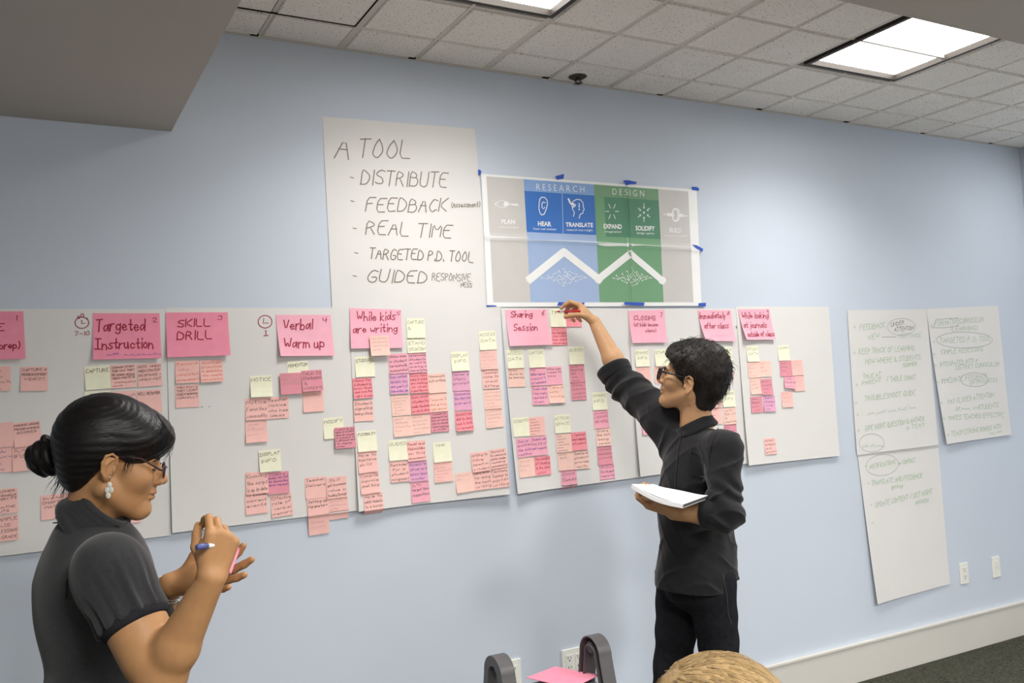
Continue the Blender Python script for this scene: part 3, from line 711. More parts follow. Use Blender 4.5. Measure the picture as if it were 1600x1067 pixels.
# small notes: centre px | paper | turn in degrees | ink | lines | label
NOTES = """
-5,592|S|0|k|~6/~7/~5 ~4/~6|salmon sticky note cut by the left edge, under the note ending prep)
53.5,592|S|-1|k|CAPTURE A/PROGRAM DIVISION/VIDEO?//|lone salmon sticky note between the prep) note and the CAPTURE note, left sheet
193,629|S|1|k|~4 ~5//|salmon sticky note mostly hidden by the woman's hair, behind her crown
152.5,629|Y|0|y|C~5//|pale yellow sticky note just showing above the woman's hair, under CAPTURE
233,627|S|1|k|WELL BEHAVIOR///|salmon sticky note right above the woman's forehead, left sheet
192.5,588|S|2|k|COMMON STORY/THIS WAY THEY/BE DOING NEEDS/VIDEO PHOTO IS/~5 ~4 ~4/~6|salmon sticky note directly right of the CAPTURE note on the left sheet
233.5,586|S|3|k|NOTE: WHICH/WHEN STRATEGY/RESPONSE +/WHEN NOT/|salmon sticky note second to the right of CAPTURE, under Targeted Instruction
152.5,590|Y|2|k|CAPTURE//|pale yellow sticky note reading CAPTURE, above the woman's head
-1,680|S|2|k|~5/~6///|salmon sticky note cut by the left edge, level with the woman's crown
42.5,678|S|3|k|MAKING USING/PROGRAMMING/SCORES///|salmon sticky note directly above the woman's hair bun
0,719|S|2|v|~7/~4 ~6/~5/~6|salmon sticky note with violet writing at the left edge, beside the bun
41,716|S|2|k|~4 ~4/OF LEARNING//|salmon sticky note partly hidden behind the hair bun
6,783|S|1|k|TEACHER/STANDARDS/& STORY ITS/~4/~6 THE/~4 ITS|salmon sticky note at the left edge, below the bun, upper of two
7,825|S|1|k|EXAMPLE/~4 IS/OF LESSONS/~5 GRADE|salmon sticky note lowest at the left edge, left of the woman's shoulder
85,791|S|1|k|~6 ~4/CHAPTER/MAY ~4//|salmon sticky note behind the buttons of the woman's collar
200,799|S|1|k|~5//|salmon sticky note peeking out under the woman's chin
292,619|S|1|k|THEN STAY &/THEY LEARN/STUDENT RESPONDS/NORMALLY//|salmon sticky note lowest of three under SKILL DRILL
292,581|S|1|o|Record/who/completed/assessment|salmon sticky note with orange writing, upper left of three under SKILL DRILL
330,579.5|S|2|o|Another/practice/to determine/who needs/more practice|salmon sticky note with orange writing, upper right of three under SKILL DRILL|.006
488.5,627|S|1|f|~6///|blank-looking salmon sticky note hanging below two rose notes under Verbal Warm up
465,581|Y|0|k|MOMENTUM//|pale yellow sticky note reading MOMENTUM
453,599.5|D|0|f|THIS/WILL HELP/IMPROVEMENT//|rose sticky note lower left of the MOMENTUM note|.003|.005
486,595|D|1|k|TALK TO/STANDARDS/&/WORKING|rose sticky note lower right of the MOMENTUM note|.006|.005
400,639|S|1|k|Notice/Favorites/commodity|salmon sticky note reading Notice Favorites, under the NOTICE note
433.5,637|S|1|k|Teacher/Notice/who has/ideas|salmon sticky note reading Teacher Notice who has ideas
407.5,603.5|Y|0|k|NOTICE//|pale yellow sticky note reading NOTICE|.008
400,674|S|1|f|~5/~4 ~4/~5/|salmon sticky note with faint writing, alone below Notice Favorites|.005
520,668.5|Y|1|k|MODIFY//|pale yellow sticky note reading MODIFY, half covered by a rose note
537,683.5|D|1|k|I want to be/able to modify/due to needs/of present to/a different and/to display/order|dense rose sticky note covering the corner of MODIFY|.004|.004
399.5,785|S|2|k|TO include/current/events/|salmon sticky note reading TO include current events
439,789|S|2|k|Effective/role of/verbal/memory|salmon sticky note reading Effective role of verbal memory
400.5,754|S|1|k|Knowing/the script/is up to date|salmon sticky note reading Knowing the script is up to date
434,754|D|1|v|I want a/today as well/to describe/and repeat//|rose sticky note with violet writing below DISPLAY INFO|.004
421,719.5|Y|1|k|DISPLAY/INFO/|pale yellow sticky note reading DISPLAY INFO, on the Verbal Warm up sheet
497.5,818|S|2|f|~4/~7/~3 ~4/|salmon sticky note with faint writing, hanging below the sheet edge near the woman's hand
495.5,794|S|2|k|Setting up/Parameters//|salmon sticky note reading Setting up Parameters
527,794|S|2|f|~4 ~4/~6 ~5/~6//|faint salmon sticky note directly right of Setting up Parameters
492,761.5|S|1|k|Teacher/Delivers//|salmon sticky note reading Teacher Delivers
524.5,761|S|1|k|Skill/get increase/value in/Reading through|salmon sticky note reading Skill, directly right of Teacher Delivers
590.5,540.5|O|1|f|~7 ~3/~4 ~2 ~4/~6 ~4/~6/|pale peach sticky note stuck over the bottom of While kids are writing|.005|.011
566.5,642|S|1|k|Student/signaling/being stuck/|salmon sticky note reading Student signaling being stuck
565.5,606.5|C|1|m|Need for/a student to/know that/what is on the/right track|coral sticky note with red writing under STUDENTS, left column|.004
569,573|Y|1|k|STUDENTS//|pale yellow sticky note reading STUDENTS, under While kids are writing
580.5,786|S|2|k|Able to/match students/to a lesson/|salmon sticky note lowest of three under FLEXIBILITY, past the sheet edge
575,754|S|2|k|Compile/improve/small thing/|salmon sticky note middle of three under FLEXIBILITY
572,721.5|S|2|k|Able to/Reinforce/skills/|salmon sticky note top of three under FLEXIBILITY
571.5,689|Y|1|k|FLEXIBILITY///|pale yellow sticky note reading FLEXIBILITY
649,536|Y|1|y|UNDER/STAND/SITUATION|pale yellow sticky note reading UNDERSTAND SITUATION
648.5,513|Y|1|y|CAPTURE/&/|pale yellow sticky note reading CAPTURE &, beside While kids are writing
627.5,666|O|1|f|~6/~5 ~3/~5 ~6/~4/|pale peach sticky note bottom left of the block above GUIDED
656,663|O|1|f|~7/~4 ~6/~6 ~3/~2 ~4 ~4/~5|pale peach sticky note bottom middle of the block above GUIDED
685,659|D|1|k|I need to/connect or/try a word/who is stuck/while helping/a writer|dense rose sticky note bottom right of the block above TIME
625,633.5|O|1|f|~3 ~3 ~5/~4 ~6/~4 ~3/~6/~6 ~2/~6|pale peach sticky note below the violet context details note
655,631|C|1|m|Know which/students/made checked/on who & when|coral sticky note, lower of the red-inked pair in the block centre|.004
683,628|O|1|o|/Focus me &/dont go to be/right answer|peach sticky note with orange writing below the Homework note
622,600|V|1|v|Know context/details why/are part of/intervention plan|violet-pink sticky note reading Know context details
653,598.5|C|1|m|Know how/many & which/are working/on what/& good time now|coral sticky note with red writing, beside Know context details|.004
681.5,598.5|O|1|k|Homework/but writing//|peach sticky note reading Homework but writing
621,568|P|1|k|Notice when/a student/has incorrectly/incorporated|pink sticky note reading Notice when a student has incorrectly
651,567|P|1|k|Conferencing/students/so want to/sharing a/template|pink sticky note reading Conferencing students, below UNDERSTAND SITUATION
654.5,768|P|2|k|~5/target time/suggestions/|pink sticky note lowest in the GUIDED group
651.5,736|V|1|v|Access to/shared/across types/model|violet-pink sticky note with violet writing in the GUIDED group|.003
622,736.5|S|1|k|Reminder/for a/student/Assignment|salmon sticky note reading Reminder, under GUIDED
648.5,704|S|1|m|Read and/find mistake/on this/assessment|salmon sticky note with red writing, directly right of GUIDED
620,703|Y|1|y|GUIDED//|pale yellow sticky note reading GUIDED, below the large block of notes
723,658|C|1|m|Quickly be/able to story/back & forth/to represent|coral sticky note with red writing, lowest in the DISPLAY INFO column|.007
721,626|V|1|v|Summarize/the story you/parent/|violet-pink sticky note reading Summarize the story
718.5,595.5|V|1|k|Deliver a/story/prompt/|violet-pink sticky note reading Deliver a story prompt
717,564.5|Y|1|y|DISPLAY/INFO/|pale yellow sticky note reading DISPLAY INFO, on the While kids sheet|.004
769.5,653|O|1|f|~4 ~4 ~4/~5 ~6/~4 ~5/~4 ~3/~5|peach sticky note lowest in the ACCESS DATA column, While kids sheet
767.5,624|O|1|f|~4 ~4 ~4/~3 ~4 ~4/~4 ~4 ~4/~6/~5 ~2 ~4|peach sticky note third in the ACCESS DATA column, While kids sheet
765,592.5|S|1|k|Teacher/Note to/check/Skill Range|salmon sticky note reading Teacher Note to check
762,562.5|S|1|f|~6/~4 ~4/~6 ~4/~4/~6|salmon sticky note directly under ACCESS DATA, While kids sheet
760.5,532|Y|1|y|ACCESS/DATA/|pale yellow sticky note reading ACCESS DATA, right edge of While kids sheet
690,737|S|1|f|~4 ~6/~4 ~5/~5 ~4 ~4/~3 ~2 ~5/~6/~6|salmon sticky note with faint lines under TIME
689,706|Y|1|y|TIME///|pale yellow sticky note reading TIME, centre of the While kids sheet
723,753|O|2|f|~5 ~3/~3///|nearly blank peach sticky note left in the bottom right block of its sheet
750,749|S|2|k|Early know/for doing/the best/writing|salmon sticky note bottom middle of the block below TIME
777,746|S|2|k|Facilitate/Teacher to/enjoy kid's/writing|salmon sticky note reading Facilitate Teacher to enjoy
747,721|S|2|k|writing to/have/impact on/a student|salmon sticky note reading writing to have impact
775,716|S|2|k|Second/to second/paste reader/reading/assessments|salmon sticky note top right of the block at the sheet's lower right
895,497|C|0|m|~5/steps/list/|coral sticky note half hidden behind the man's writing hand
872.5,525.5|C|0|m|~5/Draw help lesson/story will it/help chart/expanded|coral sticky note hanging under the note being written on
870.5,497|Y|0|k|TIME//|pale yellow sticky note the man's red pen touches
805,590|O|0|k|Know/Build to/be learning//|salmon sticky note under ACCESS DATA on the Sharing Session sheet
803.5,561|Y|0|y|ACCESS/DATA/|pale yellow sticky note reading ACCESS DATA, directly under Sharing Session
841.5,618|P|0|v|Track what/+ how many/reported of/them|pink sticky note with violet writing, lower left of the CAPTURE four
867,615.5|O|0|o|Take a/note/coming/|peach sticky note with orange writing, lower right of the CAPTURE four|.006
838.5,588|P|0|v|As/Gather learned/support/but expanded|pink sticky note with violet writing directly under CAPTURE, Sharing sheet
864,587|P|0|k|Notice when/I need to/move//|pink sticky note reading Notice when I need to
837,560|Y|0|y|CAPTURE//|pale yellow sticky note reading CAPTURE, right of ACCESS DATA
902,611|D|0|k|~4 ~3/~4 ~5/~6 ~2/~5 ~4|lower rose sticky note of two under the right-hand GUIDED
900,583.5|D|0|k|~6/Sharing/list/~5/~6|upper rose sticky note of two under the right-hand GUIDED
899,555.5|Y|0|y|GUIDED//|pale yellow sticky note reading GUIDED, below the man's forearm
819,730|O|1|f|~4 ~2/~4 ~2/~4/|peach sticky note lower left of the STUDENTS five, Sharing sheet
844.5,727|C|0|m|The needed/of finding/to the class/~6|coral sticky note lower right of the STUDENTS five, Sharing sheet
816.5,699|P|1|v|Send/another/step action/weather|pink sticky note with violet writing directly under STUDENTS, Sharing sheet
839.5,696.5|P|0|v|Student can/buy kit of/past requests/|pink sticky note reading Student can, violet writing
836.5,666|S|0|m|~6/~4 ~3/~5 ~4/~6 ~3/~6 ~3/~5|salmon sticky note right of STUDENTS with tight lines, Sharing sheet
811.5,667|Y|0|y|STUDENTS//|pale yellow sticky note reading STUDENTS on the Sharing Session sheet
886,748.5|P|1|k|Good/Seeds/Leaders|pink sticky note hanging past the sheet's bottom edge under the attendance group
881,720|O|0|k|~3 ~3/~6///|salmon sticky note lower left in the attendance group
905.5,718|O|0|k|Sharing as/product/provide/verify|salmon sticky note lower right in the attendance group
879,692|O|0|k|~4/~4 ~4/~5/~6 ~4/~6/~6 ~3|salmon sticky note with tight lines under the ATTEND note
902,689|C|0|m|* Teacher/need complete/student/|deep coral sticky note with red writing, right in the attendance group
876.5,662|Y|0|y|ATTEND/SPACE/|pale yellow sticky note heading the attendance group on the Sharing sheet
945.5,739.5|P|0|k|~5 ~4/For student/reports/|pink sticky note lowest of the column at the right of the Sharing sheet
942,711.5|D|0|k|~4 ~4/~2 ~6 ~3/~2 ~5 ~2/|rose sticky note third in the column at the right of the Sharing sheet
940.5,682.5|O|0|k|Share/the work/being/saved|peach sticky note reading Share the work being saved
937,655|P|0|m|~6 ~4/LOOKING/ARE NOTED/|pink sticky note directly under the SHARE INFO note, left of the man's elbow
935,626.5|Y|0|y|SHARE/INFO/|pale yellow sticky note reading SHARE INFO, left below the man's sleeve
1003,587|S|0|f|~5/~4//|salmon sticky note hardly showing behind the man's upper sleeve
1001,559.5|Y|0|y|SHARE/INFO/|pale yellow sticky note reading SHARE INFO, left one of two below CLOSING
1031,586|O|0|o|~4/~5/~2 ~4//|peach sticky note just in front of the man's nose
1031.5,559|Y|1|y|START//|pale yellow sticky note reading START, between CLOSING and the man's hair|.004
1133,580|D|0|k|~5/~4/~3 ~4/|rose sticky note at the back of the man's head
1132.5,555|Y|0|y|STUDS//|pale yellow sticky note at the crown of the man's head, under Immediately after class
1139,676|D|0|v|~4/~4 ~3/~5/|rose sticky note above the man's near shoulder
1116,650|S|0|f|~4/~4//|salmon sticky note mostly hidden by the man's collar
1138,650|O|0|k|~6/for ~4/&/start me|peach sticky note under SHARE INFO behind the man's neck
1115,624|O|0|o|~4/~4/all/|peach sticky note left of SHARE INFO at the man's nape
1136.5,623|Y|0|y|SHARE/INFO/|pale yellow sticky note reading SHARE INFO behind the man's neck
1010,665.5|P|-1|m|Tues/As 3/So?/|pink sticky note alone left of the man's chest
1178.5,632|D|0|k|~5/Room/~6/~6|rose sticky note bottom left of the six under the journals note
1198.5,630.5|V|-2|v|learn/stated/vocab/list|violet-pink sticky note bottom right of the six under the journals note|.005
1178,603.5|O|0|f|~5/out/work/|peach sticky note middle left of the six under the journals note
1194.5,604.5|D|0|k|~6/~4 ~4/~5/~4|rose sticky note middle right of the six under the journals note
1175,578|O|0|f|~4 ~2/~5/&/~5|peach sticky note top left of the six under the journals note
1193,576.5|O|0|o|~4/all/~5/|peach sticky note with orange writing, top right of the six
1173.5,553|Y|0|y|STUDY/DATA/|pale yellow sticky note reading STUDY DATA, under the journals note
1245.5,599|S|0|f|~4/~6/~5/|salmon sticky note lower right in the LEARN group
1243,574.5|S|0|f|~6/~4 ~3/~4//|salmon sticky note upper right in the LEARN group
1225,576|D|-2|k|~5/~6/~4/|rose sticky note directly under LEARN
1231,595|P|-8|k|/~5/should all/~4 ~4|tilted pink sticky note stuck crooked in the LEARN group|.008
1227,624|S|0|f|~6/~4 ~4/~6/|salmon sticky note alone below the LEARN group|.004
1222,551.5|Y|0|y|LEARN//|pale yellow sticky note reading LEARN, upper right of the journals sheet
1198.5,697|S|0|k|Notes/no topics/and/lessons|lone salmon sticky note near the bottom of the journals sheet
"""
NS = 0.0765
nrnd = random.Random(11)
for ln in NOTES.strip().split('\n'):
    q = ln.split('|'); cx, cy = [float(t) for t in q[0].split(',')]
    lift = float(q[6]) if len(q) > 6 else nrnd.uniform(0.0012, 0.0035)
    X, Zc = wl(cx, cy); a = math.radians(float(q[2])+nrnd.uniform(-0.8, 0.8)); ca, sa = math.cos(a), math.sin(a)
    h = NS/2
    quad = [(X+u*h*ca-v*h*sa, Zc+u*h*sa+v*h*ca) for u, v in ((-1, 1), (1, 1), (1, -1), (-1, -1))]
    lay = layer_for(X, Zc, h, h); PLACED.append((X, Zc, h, h, lay))
    note_extra = float(q[7]) if len(q) > 7 else 0.0
    mb, fm = note_mesh(quad, lift, (nrnd.uniform(0, 0.002), nrnd.uniform(0, 0.002)), M_note[q[1]], lay, 4, 5, note_extra)
    lines = q[4].split('/'); n = len(lines); lh = (NS*0.94)/max(n, 3.0)
    rnd = random.Random(hash_s(q[4]+q[0])); head = q[1] == 'Y'
    for i, t in enumerate(lines):
        if not t: continue
        st, W = line_strokes(t, rnd, 0.1, 0.3)
        cap = min(lh*(0.56 if not head else 0.5), 0.0165)
        wmax = NS*0.90; width = min(wmax, W*cap/7*1.25)
        x0 = -h+NS*0.05+rnd.uniform(0, max(0.0001, min(0.008, wmax-width))); y0 = h-NS*0.03-(i+0.78)*lh
        dr = rnd.uniform(-.01, .05)
        for s in st:
            pl = [(x0+p[0]*width/W, y0+p[1]*cap/7+p[0]*width/W*dr) for p in s]
            def g(xx, yy): return fm(min(1, max(0, (xx+h)/NS)), min(1, max(0, (h-yy)/NS)), 0.0004)
            ribbon(mb, pl if len(t) > 14 else smooth_pl(pl), 0.0014 if head else 0.0012, g, INK[q[3]])
    tag(mb.build('sticky_note'), q[5], 'sticky note', 'small sticky notes on the paper row')

# ================================================================== WALL PLATES
def plate(cx_px, cy_px, kind, lab, w=0.070, h=0.115):
    x, zz = wl(cx_px, cy_px)
    r = empty('wall_plate' if kind == 'switch' else 'wall_outlet', (x, -0.001, zz), lab, 'outlet' if kind != 'switch' else 'wall plate', 'white wall plates above the baseboard')
    b = MB(); b.box(x-w/2, x+w/2, -0.0065, -0.0006, zz-h/2, zz+h/2, M_white); b.build('cover_plate', r, bevel=0.0025)
    if kind == 'switch':
        c = MB(); c.box(x-0.012, x+0.012, -0.0095, -0.0066, zz-0.003, zz+0.032, M_white); c.build('coupler', r, bevel=0.002)
    else:
        for xo in ((0,) if w < 0.1 else (-0.023, 0.023)):
            c = MB(); c.box(x+xo-0.0165, x+xo+0.0165, -0.0085, -0.0066, zz-0.034, zz+0.034, M_white)
            for dz in (0.019, -0.019):
                for dx in (-0.0065, 0.0065): c.box(x+xo+dx-0.0014, x+xo+dx+0.0014, -0.0089, -0.0084, zz+dz-0.001, zz+dz+0.008, M_slot)
                pts = [(x+xo+0.0032*math.cos(k*math.pi/5), -0.0089, zz+dz-0.0075+0.0032*math.sin(k*math.pi/5)) for k in range(10)]
                c.poly(pts, M_slot)
            c.build('receptacle', r)
    return r
plate(1505.5, 895.5, 'outlet', 'white wall outlet beside the long low paper sheet on the right')
plate(1555.5, 885.5, 'switch', 'white wall plate with a single coupler, nearest the right edge')
plate(801.5, 1053, 'outlet', "white wall outlet behind the step stool's left frame")
plate(896, 1034, 'outlet', "wide white wall outlet behind the step stool's right frame", w=0.115)

# ================================================================== SPRINKLER
M_spr = mat('sprinkler_metal', rgb(74, 66, 58), 0.5, 0.4, 0.5, noise=(60, 0.3))
sx, sy = 2.142, -0.085
r = empty('fire_sprinkler', (sx, sy, CEIL_Z), 'small dark fire sprinkler head in the ceiling above the colour poster', 'sprinkler')
m_ = MB()
def disk(mb, c, r0, z0, z1, m, n=20, r1=None):
    r1 = r1 or r0
    v = [(c[0]+r0*math.cos(2*math.pi*k/n), c[1]+r0*math.sin(2*math.pi*k/n), z0) for k in range(n)]+[(c[0]+r1*math.cos(2*math.pi*k/n), c[1]+r1*math.sin(2*math.pi*k/n), z1) for k in range(n)]
    mb.mesh(v, [tuple(range(n))[::-1], tuple(range(n, 2*n))]+[(k, (k+1) % n, n+(k+1) % n, n+k) for k in range(n)], m)
disk(m_, (sx, sy), 0.026, CEIL_Z-0.010, CEIL_Z-0.002, M_spr, r1=0.040); m_.build('escutcheon', r)
m_ = MB(); disk(m_, (sx, sy), 0.010, CEIL_Z-0.016, CEIL_Z-0.010, M_spr)
for k in (-1, 1): m_.tube([(sx+k*0.010, sy, CEIL_Z-0.014), (sx+k*0.017, sy, CEIL_Z-0.020), (sx+k*0.004, sy, CEIL_Z-0.028)], 0.0028, M_spr, 6)
m_.build('frame_arms', r)
m_ = MB(); 
for k in range(12):
    a0, a1 = 2*math.pi*k/12, 2*math.pi*(k+.62)/12
    m_.poly([(sx, sy, CEIL_Z-0.030), (sx+0.021*math.cos(a0), sy+0.021*math.sin(a0), CEIL_Z-0.031), (sx+0.021*math.cos(a1), sy+0.021*math.sin(a1), CEIL_Z-0.031)], M_spr)
disk(m_, (sx, sy), 0.012, CEIL_Z-0.031, CEIL_Z-0.028, M_spr); m_.build('deflector', r)

# ================================================================== STEP STOOL
M_stool = mat('grey_plastic', rgb(92, 90, 92), 0.42, 0.45, noise=(25, 0.05), bump=(300, 0.15, 0.0006))
M_stool2 = mat('grey_plastic_rib', rgb(78, 74, 78), 0.5, 0.4)
xL, xR, yc_, ztop = 1.405, 1.79, -0.505, 0.645
st = empty('step_stool', ((xL+xR)/2, yc_, 0), 'grey plastic folding step stool with two arched side frames near the wall', 'step stool')
def arch(xc, sgn, wx=0.054):
    """A-shaped side frame: smooth outer shell, ribbed channel on the inner face; legs splay along y"""
    mbx = MB(); outer = []; inner = []
    n = 24; ro, ri = 0.064, 0.029; zc = ztop-ro; slope = 0.22
    for k in range(n+1):
        a = math.pi*k/n
        outer.append((yc_-ro*math.cos(a), zc+ro*math.sin(a))); inner.append((yc_-ri*math.cos(a), zc+ri*math.sin(a)))
    dz = zc-0.0
    outer = [(outer[0][0]-slope*dz, 0.0)]+outer+[(outer[-1][0]+slope*dz, 0.0)]
    inner = [(inner[0][0]-slope*dz*0.92, 0.0)]+inner+[(inner[-1][0]+slope*dz*0.92, 0.0)]
    N = len(outer); xa, xb = xc-wx/2, xc+wx/2
    v = [(xa, y, z_) for y, z_ in outer]+[(xb, y, z_) for y, z_ in outer]+[(xa, y, z_) for y, z_ in inner]+[(xb, y, z_) for y, z_ in inner]
    f = []
    for k in range(N-1):
        f.append((k, k+1, N+k+1, N+k)); f.append((2*N+k, 3*N+k, 3*N+k+1, 2*N+k+1))
    # flat outer face and recessed web on the inner face
    face_out, off = (0, 2*N) if sgn < 0 else (N, 3*N)
    for k in range(N-1): f.append((face_out+k, off+k, off+k+1, face_out+k+1))
    f.append((0, N, 3*N, 2*N)); f.append((N-1, 2*N-1, 4*N-1, 3*N-1))
    mbx.mesh(v, f, M_stool)
    xw = xc+sgn*(wx/2-0.012)
    v2 = [(xw, y, z_) for y, z_ in outer]+[(xw, y, z_) for y, z_ in inner]
    mbx.mesh(v2, [(k, N+k, N+k+1, k+1) for k in range(N-1)], M_stool2)
    # lip thickness of the channel
    xi = xc-sgn*wx/2
    for (L, t) in ((outer, -0.006), (inner, 0.006)):
        pts = []
        for k in range(N):
            y, z_ = L[k]; yo, zo = outer[k]; yi, zi = inner[k]; d = np.array([yi-yo, zi-zo]); d = d/np.linalg.norm(d)
            pts.append(((xi, y, z_), (xi, y-t*d[0], z_-t*d[1])))
        vv = [p for q_ in pts for p in q_]
        mbx.mesh(vv, [(2*k, 2*k+1, 2*k+3, 2*k+2) for k in range(N-1)], M_stool)
        vv = [p[1] for p in pts]+[(xw, p[1][1], p[1][2]) for p in pts]
        mbx.mesh(vv, [(k, k+1, N+k+1, N+k) for k in range(N-1)], M_stool)
    o = mbx.build('side_frame', st, smooth=True)
    bm_ = bmesh.new(); bm_.from_mesh(o.data); bmesh.ops.remove_doubles(bm_, verts=bm_.verts, dist=1e-6); bmesh.ops.recalc_face_normals(bm_, faces=bm_.faces); bm_.to_mesh(o.data); bm_.free()
    bv = o.modifiers.new('bevel', 'BEVEL'); bv.width = 0.007; bv.segments = 3; bv.limit_method = 'ANGLE'; bv.angle_limit = math.radians(50)
    wn = o.modifiers.new('weighted', 'WEIGHTED_NORMAL')
    # hub and cross ribs in the channel
    rb = MB(); c = []
    hub_z = ztop-0.040
    for xx in (xw-sgn*0.001, xi+sgn*0.004): c.append([(xx, yc_+0.020*math.cos(2*math.pi*k/16), hub_z+0.020*math.sin(2*math.pi*k/16)) for k in range(16)])
    rb.mesh(c[0]+c[1], [tuple(range(16)), tuple(range(16, 32))]+[(k, (k+1) % 16, 16+(k+1) % 16, 16+k) for k in range(16)], M_stool2)
    for s_ in (-1, 1):
        for k in range(1, 6):
            t = k/6.0; yy0 = yc_+s_*(0.031+slope*dz*0.92*t+0.003); yy1 = yc_+s_*(0.060+slope*dz*t-0.004); zz = zc*(1-t)
            r1_ = MB(); r1_.box(min(xw, xi+sgn*0.006), max(xw, xi+sgn*0.006), min(yy0, yy1), max(yy0, yy1), zz-0.002, zz+0.002, M_stool2); r1_.build('rib', st)
    rb.build('hub', st)
arch(xR, 1); arch(xL, -1)
def slab(name, z0, z1, y0, y1):
    b = MB(); b.box(xL+0.024, xR-0.024, y0, y1, z0, z1, M_stool)
    for k in range(7):
        x = xL+0.05+(xR-xL-0.1)*k/6; b.box(x-0.004, x+0.004, y0+0.015, y1-0.015, z1, z1+0.0015, M_stool2)
    b.build(name, st, bevel=0.008)
slab('top_step', 0.462, 0.492, yc_-0.085, yc_+0.105)
slab('lower_step', 0.225, 0.250, yc_-0.150, yc_-0.035)
# big pink note lying on the top step
pz = 0.4985
def on_plane(px, py, z_): d = ray(px, py); t = (z_-CAM_H)/d[2]; return CPOS+d*t
c0 = on_plane(868, 1042, pz); c1 = on_plane(938.5, 1057.5, pz); ux = (c1-c0); ux /= np.linalg.norm(ux); vx = np.cross(ux, [0, 0, 1.0])
if vx[1] > 0: vx = -vx
L1 = np.linalg.norm(c1-c0)
pn = MB(); V = []; nn = 8
for j in range(nn+1):
    for i in range(nn+1):
        p = c0+ux*L1*i/nn+vx*L1*0.75*j/nn+np.array([0, 0, 0.0008+0.006*(i/nn)**3*(1-j/nn)]); V.append(p)
V2 = [p+np.array([0, 0, 0.002]) for p in V]; n1 = (nn+1)**2
fs = []
for j in range(nn):
    for i in range(nn):
        a = j*(nn+1)+i; fs.append((a, a+1, a+nn+2, a+nn+1)); fs.append((n1+a, n1+a+nn+1, n1+a+nn+2, n1+a+1))
ed = list(range(nn+1))+[j*(nn+1)+nn for j in range(1, nn+1)]+[nn*(nn+1)+i for i in range(nn-1, -1, -1)]+[j*(nn+1) for j in range(nn-1, 0, -1)]
for k in range(len(ed)): fs.append((ed[k], ed[(k+1) % len(ed)], n1+ed[(k+1) % len(ed)], n1+ed[k]))
pn.mesh(V+V2, fs, M_note['B'])
tag(pn.build('note_pad'), "blank bright pink note pad lying on the grey step stool's top step", 'sticky note')

